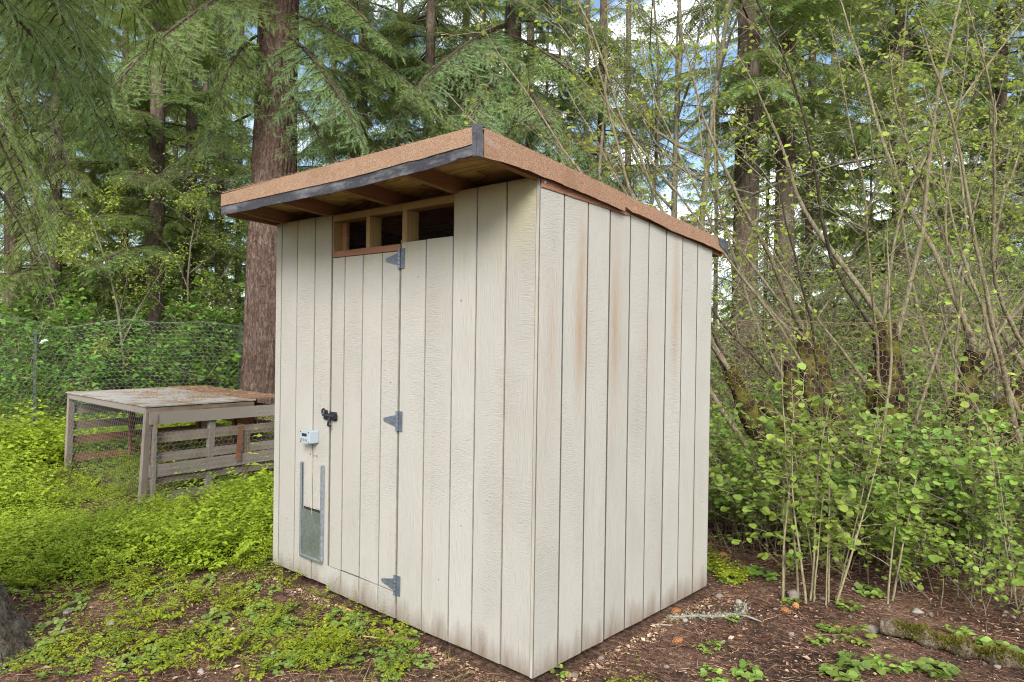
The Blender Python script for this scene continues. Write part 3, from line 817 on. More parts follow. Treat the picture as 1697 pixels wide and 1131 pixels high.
POSTG = simple('grey_steel_post', (0.34, 0.34, 0.32), 0.7, 0.3, 0.3)
fl = fence('wire_fence', [dep(-160, 600, 8.8)[:2], dep(110, 600, 10.6)[:2], dep(405, 600, 11.6)[:2], dep(640, 600, 12.0)[:2]], -.08, [2.04, 1.96, 1.80, 1.92, 1.89, 1.86, 1.80, 1.84], .072, .0013, WIRE,
      'silvery chicken wire fence behind the pallet pen', [(1.55, 1.75), (4.4, 1.90)], POSTM, .06, 1)
RUSTW = simple('rusty_wire', (0.24, 0.15, 0.095), 0.8, 0.1, 0.35)
frp = [dep(1090, 900, 6.3)[:2], dep(1190, 900, 5.95)[:2], dep(1450, 900, 5.35)[:2], dep(1720, 970, 4.95)[:2], dep(1950, 980, 4.7)[:2]]
fr = fence('wire_fence', frp, -.06, [1.80, 1.86, 1.9, 1.88, 1.93, 1.95, 1.92], .058, .0012, RUSTW,
      'rusty brown chicken wire fence in front of the hazel thicket', [(.30, 1.8)], POSTM, .05, 4)
tg = MB()
c0 = dep(70, 567, 10.2) - np.array([0, 0, 0])
for k, (dx, dz, rr) in enumerate(((0, 0, .022), (.03, .012, .02), (.055, .018, .012), (-.02, -.02, .015))):
    a = np.linspace(0, 2 * np.pi, 9)
    tg.tube([c0 + CR * (dx - .02) + np.array([0, 0, dz]), c0 + CR * dx + np.array([0, 0, dz + .01]), c0 + CR * (dx + .03) + np.array([0, 0, dz])], [rr * .3, rr, rr * .4], 7)
tag(tg.build('plastic_scrap', simple('white_plastic', (0.4, 0.4, 0.39), 0.5, 0, 0.05)), 'small white plastic scrap caught in the silvery wire fence', 'scrap')

# ------------------------------------------------------------------ plant shapes
LEAF_V = np.array([(0, 0, 0), (.30, .33, .07), (.72, .26, .03), (1, 0, -.10), (.72, -.26, .03), (.30, -.33, .07), (.45, 0, -.03)])
LEAF_F = np.array([(0, 6, 1), (1, 6, 2), (2, 6, 3), (3, 6, 4), (4, 6, 5), (5, 6, 0)])
ROUND_V = np.array([(0, 0, 0), (.14, .38, .05), (.55, .47, .06), (.88, .27, 0), (1, 0, -.09), (.88, -.27, 0), (.55, -.47, .06), (.14, -.38, .05), (.48, 0, -.05)])
ROUND_F = np.array([(0, 8, 1), (1, 8, 2), (2, 8, 3), (3, 8, 4), (4, 8, 5), (5, 8, 6), (6, 8, 7), (7, 8, 0)])
DIA_V = np.array([(0, 0, 0), (.45, .30, .06), (1, 0, -.06), (.45, -.30, .06)])
DIA_F = np.array([(0, 2, 1), (0, 3, 2)])
def twig_template(k=7, nl=.20, nw=.030, seed=0):
    r = np.random.default_rng(seed); V, F = [], []
    V += [(0, 0, 0), (.5, .018, .01), (1, 0, 0), (.5, -.018, -.005)]; F += [(0, 3, 2), (0, 2, 1)]
    for i in range(k):
        x = (i + .3) / k
        for s in (-1, 1):
            l = nl * r.uniform(.8, 1.15) * (1 - .35 * x); b = len(V)
            zz = r.uniform(-.05, .09)
            V += [(x - nw, 0, 0), (x + nw, 0, .004), (x + l * .75, s * l * .85, zz)]
            F += [(b, b + 1, b + 2)] if s < 0 else [(b + 1, b, b + 2)]
    return np.array(V), np.array(F)
TWIG_FINE = twig_template(9, .24, .030)
TWIG_COARSE = twig_template(5, .34, .055, 1)

NEEDLE_BLUE = leaf_mat('fir_needles_blue', (0.078, 0.128, 0.046), (0.150, 0.225, 0.082), (0.25, 0.33, 0.13), .36, .5, .5)
NEEDLE = leaf_mat('fir_needles', (0.072, 0.118, 0.034), (0.145, 0.212, 0.058), (0.24, 0.315, 0.095), .36, .5, .5)
NEEDLE_PALE = leaf_mat('hemlock_needles', (0.095, 0.145, 0.036), (0.19, 0.26, 0.065), (0.31, 0.38, 0.115), .40, .5, .5)
LICHEN_TWIG = bark_mat('lichen_twig', (0.05, 0.042, 0.03), (0.11, 0.10, 0.065), (0.22, 0.23, 0.15), sc=2.0)
BRANCHM = bark_mat('branch_bark', (0.03, 0.022, 0.016), (0.07, 0.052, 0.036), (0.13, 0.105, 0.075), (0.17, 0.18, 0.11), .60, 2.0)
FIRBARK = bark_mat('fir_bark', (0.042, 0.026, 0.019), (0.135, 0.088, 0.068), (0.27, 0.20, 0.165), (0.22, 0.195, 0.17), .60, 1.15, .42, .10)
FARBARK = bark_mat('far_fir_bark', (0.034, 0.024, 0.018), (0.090, 0.067, 0.050), (0.17, 0.135, 0.105), (0.15, 0.15, 0.11), .56, 1.0, .2, .04)
GREYBARK = bark_mat('lichen_root_bark', (0.035, 0.026, 0.019), (0.105, 0.082, 0.062), (0.20, 0.165, 0.13), (0.19, 0.18, 0.14), .47, 3.2, .5, .04)
DECBARK = bark_mat('alder_bark', (0.055, 0.048, 0.035), (0.13, 0.115, 0.08), (0.24, 0.215, 0.16), (0.16, 0.165, 0.09), .56, 1.6)

def fir_bough(seed, L=2.4, n2=40, droop=.25, hang=.5, coarse=False, bare=0.0, mats=None, step=.048, wide=.38):
    r = np.random.default_rng(seed); mb = MB()
    t = np.linspace(0, 1, 12)
    wob = np.cumsum(r.normal(0, .02, 12)) * L * .3
    main = np.stack([L * t, wob * t, L * (.10 * t - droop * t ** 2)], 1)
    mb.tube(main, .022 * (1 - t) * (L / 2.4) + .004, 5, 0)
    P, D, U, S = [], [], [], []
    A, B, RA = [], [], []
    for i in range(n2):
        ti = .10 + .90 * (i + r.uniform(0, .7)) / n2
        p0 = np.array([np.interp(ti, t, main[:, k]) for k in range(3)])
        tang = unit(np.array([np.interp(min(1, ti + .05), t, main[:, k]) for k in range(3)]) - p0 + np.array([1e-4, 0, 0]))
        sd = 1 if i % 2 else -1
        an = math.radians(r.uniform(42, 70))
        lat = unit(np.cross(np.array([0, 0, 1.0]), tang)) * sd
        d = tang * math.cos(an) + lat * math.sin(an)
        ln = L * wide * ((1 - ti) * .95 + .14) * min(1, .35 + ti * 3) * r.uniform(.6, 1.15)
        m = max(4, int(ln / .07) + 1); s = np.linspace(0, 1, m)
        hz = hang * r.uniform(.5, 1.3)
        pts = p0 + d * (ln * s)[:, None] + np.array([0, 0, -1.0]) * (hz * ln * s ** 1.8)[:, None] + np.cumsum(r.normal(0, .006, (m, 3)), 0)
        A.append(pts[:-1]); B.append(pts[1:]); RA.append(.0065 * (1 - s[:-1]) + .0018)
        if r.random() < bare: continue
        k = max(3, int(ln / step))
        ss = np.linspace(.10, 1, k)
        for sgn in (-1, 1, 0):
            if sgn == 0: ss_ = ss[::3]
            else: ss_ = np.clip(ss + r.uniform(-.3, .3, k) / k, 0.02, 1)
            q = np.stack([np.interp(ss_, s, pts[:, c]) for c in range(3)], 1)
            tg_ = unit(np.stack([np.interp(np.clip(ss_ + .1, 0, 1.0), s, pts[:, c]) for c in range(3)], 1) - np.stack([np.interp(np.clip(ss_ - .1, 0, 1), s, pts[:, c]) for c in range(3)], 1))
            l2 = unit(np.cross(np.array([0, 0, 1.0]), tg_))
            a2 = np.radians(r.uniform(30, 65, len(ss_)))[:, None] * sgn
            dd = tg_ * np.cos(a2) + l2 * np.sin(a2) + np.array([0, 0, -1.0]) * (r.uniform(0, .55, len(ss_)) * (.3 + hang))[:, None]
            P.append(q); D.append(dd)
            U.append(np.array([0, 0, 1.0]) + r.normal(0, .35, (len(ss_), 3)))
            S.append(r.uniform(.10, .19, len(ss_)) * (1.15 - .5 * ss_) * (1.5 if coarse else 1.0))
    mb.prisms(np.concatenate(A), np.concatenate(B), np.concatenate(RA), None, 0)
    if P:
        tv, tf = TWIG_COARSE if coarse else TWIG_FINE
        mb.scatter(tv, tf, np.concatenate(P), np.concatenate(D), np.concatenate(U), np.concatenate(S), 1)
    return mb.mesh('bough', mats or [BRANCHM, NEEDLE])

B_BLUE = [fir_bough(s, 2.5, 46, .22, .75, mats=[BRANCHM, NEEDLE_BLUE]) for s in (1, 2, 3)]
B_GREEN = [fir_bough(s, 2.6, 46, .16, .45, mats=[BRANCHM, NEEDLE]) for s in (4, 5, 6)]
B_PALE = [fir_bough(s, 2.3, 40, .35, .85, mats=[BRANCHM, NEEDLE_PALE]) for s in (7, 8)]
B_FAR = [fir_bough(s, 2.8, 34, .20, .5, True, mats=[BRANCHM, NEEDLE], step=.085) for s in (9, 10, 11)]
B_FARP = [fir_bough(s, 2.6, 32, .28, .7, True, mats=[BRANCHM, NEEDLE_PALE], step=.085) for s in (12, 13)]
B_DEAD = [fir_bough(s, 2.2, 26, .30, .9, False, .93, mats=[LICHEN_TWIG, NEEDLE_PALE]) for s in (14, 15)]

def trunk_mesh(h, r0, r1, lean=(0, 0), sides=20, rings=30, ridge=.04, flare=.25, mat=FARBARK, seed=0, freq=9, name='trunk', lump=0):
    a = np.arange(sides) * 2 * np.pi / sides
    zz = np.linspace(-.25, h, rings) if rings < 60 else np.concatenate([np.linspace(-.25, h * .6, int(rings * .8)), np.linspace(h * .6, h, rings - int(rings * .8) + 1)[1:]])
    V = []
    for z in zz:
        f = max(0, z) / h
        r = r0 + (r1 - r0) * f + flare * r0 * math.exp(-max(0, z) / .35)
        for an in a:
            n1 = mnoise.noise(Vector((math.cos(an) * freq * r0, math.sin(an) * freq * r0, z * 1.1 + seed * 7)))
            n2 = mnoise.noise(Vector((math.cos(an) * freq * 3 * r0, math.sin(an) * freq * 3 * r0, z * 3.0 + seed * 3)))
            n3 = mnoise.noise(Vector((math.cos(an) * 1.3, math.sin(an) * 1.3, z * .35 + seed)))
            k = r * (1 + ridge * (1.2 - 2.4 * abs(n1)) + ridge * .6 * n2 + .05 * n3)
            if lump: k += lump * r0 * math.exp(-max(0, z) / .45) * (mnoise.noise(Vector((math.cos(an) * 2.2, math.sin(an) * 2.2, z * 2.0))) + .6 * mnoise.noise(Vector((math.cos(an) * 7, math.sin(an) * 7, z * 9))) + .35 * mnoise.noise(Vector((math.cos(an) * 16, math.sin(an) * 16, z * 22))))
            V.append((lean[0] * z + k * math.cos(an), lean[1] * z + k * math.sin(an), z))
    n = len(zz); k = np.arange(sides); k2 = (k + 1) % sides
    F = np.concatenate([np.stack([i * sides + k, i * sides + k2, (i + 1) * sides + k2, (i + 1) * sides + k], 1) for i in range(n - 1)])
    return MB().add(V, F).mesh(name, mat, smooth=True)

def grow_fir(label, u, d, h, r0, boughs, zlo, zhi, nb, seed, lean=(0, 0), mat=FARBARK, size=1.0, dead=0, az=None, sides=16, rings=24, name='fir_tree', group=None, ridge=.04, freq=9, pitch=(-.25, .15), keepaway=None, xy=None):
    r = random.Random(seed)
    p = dep(u, 600, d) if xy is None else xy
    root = empty(name, (p[0], p[1], float(ground_z(p[0], p[1]))))
    tag(root, label, 'tree', group)
    link('trunk', trunk_mesh(h, r0, r0 * .45, lean, sides, rings, ridge, mat=mat, seed=seed, freq=freq), root)
    for i in range(nb):
        ztop = min(zhi, 2.4 + .475 * d)
        z = zlo + (ztop - zlo) * (i + r.random()) / nb
        yaw = r.uniform(0, 6.283) if az is None else r.uniform(*az)
        f = 1 - .55 * max(0, (z - zlo) / max(1, (h - zlo)))
        sc = size * f * r.uniform(.75, 1.2)
        rr = r0 * (1 - .5 * z / h) * .8
        link('bough', r.choice(boughs), root, (lean[0] * z + rr * math.cos(yaw), lean[1] * z + rr * math.sin(yaw), z), (r.uniform(-.25, .25), -r.uniform(*pitch), yaw), sc)
    for i in range(dead):
        z = r.uniform(1.5, zlo + (zhi - zlo) * .6); yaw = r.uniform(0, 6.283)
        link('dead_branch', r.choice(B_DEAD), root, (lean[0] * z + r0 * .7 * math.cos(yaw), lean[1] * z + r0 * .7 * math.sin(yaw), z), (r.uniform(-.4, .4), -r.uniform(-.3, .3), yaw), r.uniform(.4, .95))
    return root

def bough_at(root, me, start, target, sc=None, roll=0.0, name='bough'):
    """one bough of a tree reaching from its trunk side towards a place"""
    s, t = Vector(start), Vector(target)
    d = t - s
    L = 2.45
    k = (d.length / L) if sc is None else sc
    o = link(name, me, root)
    yaw = math.atan2(d.y, d.x); pt = math.atan2(d.z, math.hypot(d.x, d.y))
    o.location = s - root.location
    o.rotation_euler = (roll, -pt - .10, yaw)
    o.scale = (k, k, k)
    return o

# ------------------------------------------------------------------ conifers
VIEWYAW = math.atan2(CR[1], CR[0])                      # direction "to the right" in the photograph
# the big trunk behind the pen
bp = dep(430, 640, 11.4)
big = grow_fir('massive reddish brown fir trunk rising behind the pallet pen', 440, 11.4, 17, .365, B_GREEN, 9.5, 16, 12, 21, (.016, .014), FIRBARK, 1.3, 0, None, 120, 240, ridge=.075, freq=26)
# the tree at the left edge: only its root flare stands in the frame
lp = dep(-208, 1050, 3.62)
lt_tree = empty('fir_tree', (lp[0], lp[1], -.08))
tag(lt_tree, 'lichen grey fir with a lumpy root flare at the lower left corner', 'tree')
link('trunk', trunk_mesh(13, .36, .22, (-.03, -.02), 130, 420, .085, .80, GREYBARK, 5, 12, lump=.30), lt_tree)

# boughs hanging into the upper left, from the left edge tree and the big trunk
for st, tg_, me, sc in (
        ((-60, -220, 4.8), (160, 150, 6.0), B_BLUE[0], .85), ((-60, -60, 5.0), (190, 250, 6.2), B_BLUE[2], .7), ((-80, -300, 4.8), (110, 60, 6.0), B_GREEN[1], .8),
        ((-60, 120, 5.6), (110, 400, 7.0), B_PALE[0], .7), ((-40, -200, 5.6), (250, 40, 7.0), B_PALE[1], .9), ((-90, 100, 5.0), (40, 330, 6.0), B_DEAD[0], .8),
        ((-90, 0, 5.2), (40, 210, 6.2), B_DEAD[1], .9), ((-60, 250, 5.6), (90, 470, 6.8), B_DEAD[0], .7), ((-60, -40, 5.4), (170, 350, 6.6), B_DEAD[1], .8)):
    bough_at(lt_tree, me, dep(*st), dep(*tg_), sc)
for st, tg_, me, sc in (
        ((420, -30, 11.3), (190, 180, 9.0), B_GREEN[1], None), ((425, 60, 11.3), (290, 230, 9.2), B_PALE[0], .9), ((420, -60, 11.2), (330, 130, 9.0), B_PALE[1], .8),
        ((420, 110, 11.3), (300, 330, 10), B_GREEN[2], .75), ((470, -60, 11.2), (640, 90, 10.2), B_GREEN[0], None),
        ((480, 20, 11.3), (700, 180, 10.4), B_GREEN[1], None), ((480, 60, 11.2), (600, 230, 9.8), B_BLUE[1], None), ((480, 100, 11.4), (760, 230, 11), B_GREEN[2], None),
        ((470, 150, 11.5), (560, 290, 10.8), B_BLUE[0], None), ((415, 190, 11.5), (250, 320, 10.4), B_GREEN[0], .8),
        ((455, 330, 11.2), (340, 290, 10.5), B_DEAD[0], .7), ((455, 200, 11.1), (580, 180, 10.6), B_DEAD[1], .8)):
    bough_at(big, me, dep(*st), dep(*tg_), sc)

# mid-distance firs, one by one
FIRS = [
    # label, column, depth, height, radius, boughs, zlo, zhi, n, seed, dead
    ('slim dark fir trunk at the far left edge behind the wire', 22, 15.5, 15, .17, B_PALE, 2.2, 13, 34, 31, 6),
    ('pale fir with drooping boughs second from the left edge', 90, 14.5, 15, .13, B_PALE, 1.2, 11, 64, 32, 6),
    ('brown fir trunk standing well left of the massive trunk', 256, 15.0, 16, .18, B_GREEN, 2.6, 12, 40, 33, 8),
    ('narrow fir just left of the massive reddish trunk', 312, 17.0, 16, .15, B_FARP, 2.8, 15, 44, 34, 8),
    ('thin grey fir pole between the pen and the massive trunk', 362, 20.0, 17, .14, B_FARP, 5.5, 16, 20, 35, 8),
    ('fir trunk showing just right of the massive trunk above the roof', 594, 15.5, 16, .14, B_BLUE, 3.4, 14, 46, 36, 3),
    ('pale lichened fir trunk above the middle of the orange roof', 702, 14.5, 16, .125, B_GREEN, 3.6, 14, 44, 37, 4),
    ('stout dark fir trunk straight above the roof corner', 842, 13.5, 17, .195, B_BLUE, 3.7, 9, 34, 38, 5),
    ('slender fir close beside the stout trunk above the roof corner', 874, 16.5, 17, .115, B_FAR, 5.0, 15, 16, 39, 8),
    ('large dark fir trunk rising behind the low end of the roof', 1232, 13.5, 18, .25, B_FAR, 5.5, 15, 16, 40, 14),
    ('second dark fir trunk, right of the one behind the low roof end', 1296, 15.0, 18, .215, B_FAR, 5.5, 15, 18, 41, 14),
    ('thin fir in the gap just right of the paired dark trunks', 1336, 19.0, 17, .12, B_FAR, 5.0, 15, 24, 42, 6),
    ('dark full fir behind the middle of the hazel stems', 1490, 16.0, 16, .18, B_FARP, 1.2, 15, 90, 43, 4),
    ('dark fir behind the hazel at the right edge', 1650, 17.5, 16, .18, B_FAR, 1.2, 15, 90, 44, 4),
    ('blue green fir with low sweeping boughs right of the roof corner', 990, 15.0, 12, .12, B_BLUE, 2.4, 8, 40, 45, 2),
]
for lb, u, d, h, r0, bs, zl, zh, nb, sd_, dd in FIRS:
    grow_fir(lb, u, d, h, r0, bs, zl, zh, nb, sd_, (random.Random(sd_).uniform(-.01, .015), random.Random(sd_ + 1).uniform(-.01, .01)), FARBARK, .95, dd)
# thin far firs between them
rf = random.Random(77)
FARL = ['thin far fir between the far left trunk and the pale fir', 'thin far fir right of the pale drooping fir', 'thin far fir left of the brown trunk over the pen', 'thin far fir just right of the brown trunk over the pen', 'thin far fir between the narrow fir and the grey pole',
        'thin far fir hugging the left side of the massive trunk', 'deep far fir between the pale fir and the brown trunk', 'deep far fir right behind the brown trunk over the pen', 'deep far fir hidden partly by the massive trunk', 'far fir between the massive trunk and the next one above the roof',
        'far fir between the two trunks above the middle of the roof', 'far fir right of the pale lichened trunk', 'far fir just left of the stout trunk above the corner', 'far fir right of the slender one by the roof corner', 'deep far fir behind the blue green fir',
        'far fir behind the slim young maple', 'deep far fir behind the forked maple', 'far fir left of the large trunk at the low roof end', 'far fir between the two dark trunks at the roof end', 'far fir behind the leaning mossy stools', 'far fir left of the dark full fir behind the hazel',
        'far fir right of the dark full fir behind the hazel', 'far fir left of the fir at the right edge', 'far fir at the very right edge of the wood', 'deep far fir at the very left edge of the wood', 'deep far fir behind the pale lichened trunk', 'deep far fir behind the slender one by the roof corner', 'deep far fir behind the thin one right of the paired trunks']
for k, (u, d) in enumerate(((55, 24), (150, 25), (205, 22), (285, 27), (338, 24), (392, 26), (120, 30), (240, 31), (440, 30), (545, 22), (650, 21), (760, 20), (800, 25), (925, 23), (965, 27), (1040, 24), (1110, 29), (1185, 22), (1265, 25), (1380, 23), (1440, 26), (1560, 24), (1610, 22), (1700, 26), (30, 32), (700, 30), (900, 33), (1330, 32))):
    leftw, rightw = u < 450, u > 1230
    if k in (13, 16, 17): d += 14
    grow_fir(FARL[k], u, d, rf.uniform(17, 22), rf.uniform(.05, .08) if rightw else rf.uniform(.09, .14), B_FARP if (k % 2 or rightw and k % 3) else B_FAR, 1.0 if rightw else (2.5 if leftw else 3.5), 19, 60 if rightw else (42 if leftw else 20), 100 + k, (rf.uniform(-.015, .015), 0), FARBARK, 1.0, 4, group='far firs behind the clearing', sides=10, rings=10)
# three boughs low over the roof, from the stout trunk
root = [o for o in bpy.data.objects if o.get('label', '').startswith('stout dark fir')][0]
for st, tg_, me, sc in (((842, 40, 13.4), (640, 200, 11.0), B_BLUE[0], None), ((845, 100, 13.3), (760, 250, 10.8), B_BLUE[1], None), ((850, 120, 13.3), (930, 250, 11), B_BLUE[2], None),
                        ((850, 60, 13.3), (1010, 200, 11.6), B_GREEN[1], None), ((850, 150, 13.4), (1010, 300, 11.4), B_BLUE[0], None), ((840, 130, 13.3), (690, 270, 11.6), B_GREEN[2], None), ((850, 0, 13.4), (1000, 60, 12), B_GREEN[0], None)):
    bough_at(root, me, dep(*st), dep(*tg_), sc)

# ------------------------------------------------------------------ broad-leaved trees in fresh leaf
LEAF_YG = leaf_mat('fresh_leaves', (0.18, 0.235, 0.032), (0.29, 0.36, 0.05), (0.42, 0.48, 0.085), .48, .45, .5)
LEAF_MID = leaf_mat('spring_leaves', (0.075, 0.135, 0.030), (0.13, 0.22, 0.045), (0.22, 0.33, 0.075), .40, .45, .6)
def maple(seed, h=8, spread=.35, nl=2600, lsize=.06, r0=.06, lean=(0, 0), levels=3, first=.25):
    r = np.random.default_rng(seed); tb = MB(); A, B, RA, RB = [], [], [], []; tips = []
    def limb(p, d, L, rad, lev):
        n = 7 if lev == 0 else 5
        pts = [p]; dd = d.copy()
        for i in range(n):
            dd = unit(dd + r.normal(0, .10 + .06 * lev, 3) + np.array([0, 0, .05]))
            pts.append(pts[-1] + dd * L / n)
        pts = np.array(pts); rd = np.linspace(rad, rad * (.35 if lev else .3), n + 1)
        if lev <= 1: tb.tube(pts, rd, 6 if lev == 0 else 4, 0, cap=False)
        else: A.append(pts[:-1]); B.append(pts[1:]); RA.append(rd[:-1]); RB.append(rd[1:])
        if lev >= levels - 1: tips.append(pts[1:])
        if lev < levels:
            k = [9, 7, 5, 0][lev]
            for j in range(k):
                t_ = first + (1 - first) * (j + r.random()) / k if lev == 0 else .2 + .8 * (j + r.random()) / k
                q = np.array([np.interp(t_, np.linspace(0, 1, n + 1), pts[:, c]) for c in range(3)])
                an = r.uniform(0, 6.283); side_ = np.array([math.cos(an), math.sin(an), r.uniform(-.1, .5)])
                limb(q, unit(dd * .6 + side_ * (.9 if lev == 0 else .8)), L * r.uniform(.30, .5) * (1.15 - .5 * t_), rad * (1 - .7 * t_) * .6, lev + 1)
    limb(np.array([0, 0, -.1]), unit(np.array([lean[0], lean[1], 1.0])), h, r0, 0)
    tb.prisms(np.concatenate(A), np.concatenate(B), np.maximum(.003, np.concatenate(RA)), np.maximum(.002, np.concatenate(RB)))
    T_ = np.concatenate(tips)
    q = T_[r.integers(0, len(T_), nl)] + r.normal(0, .05, (nl, 3))
    an = r.uniform(0, 6.283, nl)
    X = np.stack([np.cos(an), np.sin(an), r.uniform(-.9, .1, nl)], 1)
    lb = MB().scatter(DIA_V, DIA_F, q, X, np.array([0, 0, 1.0]) + r.normal(0, .45, (nl, 3)), r.uniform(.6, 1.2, nl) * lsize)
    return tb.mesh('trunk', DECBARK, True), lb
def plant_maple(label, u, d, seed, group=None, mat=LEAF_YG, name='maple_tree', **kw):
    tm, lb = maple(seed, **kw)
    p = dep(u, 600, d)
    root = empty(name, (p[0], p[1], float(ground_z(p[0], p[1]))))
    tag(root, label, 'tree', group)
    link('trunk', tm, root)
    link('crown', lb.mesh('crown', mat), root)
    return root
plant_maple('slim young maple in yellow green leaf right of the roof corner', 1000, 11.5, 51, h=8, nl=2600, r0=.045)
plant_maple('tall thin maple with a forked stem seen over the sloping roof edge', 1130, 12.5, 52, h=10, nl=2300, r0=.075, first=.35)
plant_maple('leaning thin maple beside the dark fir pair behind the roof end', 1162, 12.0, 53, h=9.5, nl=1900, r0=.07, lean=(.05, .03), first=.35)
plant_maple('airy young maple filling the gap above the sloping roof', 1075, 14.0, 54, h=9, nl=3000, r0=.06)
plant_maple('leafy maple sapling behind the left hazel stems', 1360, 9.5, 55, h=6, nl=1900, r0=.022, first=.15)
plant_maple('leafy maple sapling deep behind the right hazel stems', 1560, 10.0, 56, h=6.5, nl=2200, r0=.02, first=.12)
plant_maple('yellow green understory maple between the left firs', 300, 14.0, 57, h=5.0, nl=2600, r0=.035, first=.2)
plant_maple('small bright maple against the trunk left of the pen', 215, 12.6, 58, h=4.0, nl=3200, r0=.035, first=.12)
plant_maple('young maple just behind the massive trunk', 500, 14.0, 59, h=5.5, nl=2200, r0=.035, first=.15)
plant_maple('pale leaved maple at the right edge behind the hazel', 1690, 9.5, 60, h=6, nl=1800, r0=.02, first=.15)


# ------------------------------------------------------------------ hazel: mossy cut stools with many thin stems
HAZELBARK = bark_mat('hazel_bark', (0.085, 0.068, 0.042), (0.19, 0.160, 0.100), (0.32, 0.285, 0.195), (0.24, 0.24, 0.14), .58, 2.5)
DARKSTEM = bark_mat('dark_stem_bark', (0.02, 0.016, 0.012), (0.05, 0.04, 0.028), (0.10, 0.085, 0.055), (0.13, 0.14, 0.06), .60, 2.5)
MOSSY = bark_mat('mossy_bark', (0.010, 0.007, 0.005), (0.028, 0.019, 0.012), (0.060, 0.042, 0.028), None, moss=(0.10, 0.095, 0.018), mossamt=.46)
MOSSLEAF = leaf_mat('moss_tufts', (0.07, 0.07, 0.012), (0.13, 0.125, 0.018), (0.23, 0.215, 0.03), .3, .8, 2.0)
TWIGM = bark_mat('twig_bark', (0.09, 0.072, 0.046), (0.18, 0.152, 0.10), (0.30, 0.27, 0.19), sc=3)

def bend(p, d, L, n, r, wob=.05, up=.03):
    pts = [np.array(p, float)]; dd = unit(np.array(d, float))
    for i in range(n):
        dd = unit(dd + r.normal(0, wob, 3) + np.array([0, 0, up])); pts.append(pts[-1] + dd * L / n)
    return np.array(pts)
def side_twigs(pts, k, lo, hi, r, A, B, RA, ends, t0=.25, rad=.004, sub=3):
    s = np.linspace(0, 1, len(pts))
    for t_ in np.sort(r.uniform(t0, 1, k)):
        q = np.array([np.interp(t_, s, pts[:, c]) for c in range(3)]); an = r.uniform(0, 6.283)
        d = unit(np.array([math.cos(an), math.sin(an), r.uniform(.1, 1.1)]))
        L = r.uniform(lo, hi) * (1.2 - .6 * t_)
        p2 = bend(q, d, L, 4, r, .14, .02)
        A.append(p2[:-1]); B.append(p2[1:]); RA.append(np.linspace(rad, rad * .4, 4)); ends.append(p2[1:])
        for _ in range(sub):
            j = r.integers(1, 4)
            p3 = bend(p2[j], unit(d + r.normal(0, .7, 3)), L * r.uniform(.25, .55), 3, r, .15, .03)
            A.append(p3[:-1]); B.append(p3[1:]); RA.append(np.full(3, rad * .4)); ends.append(p3[1:])

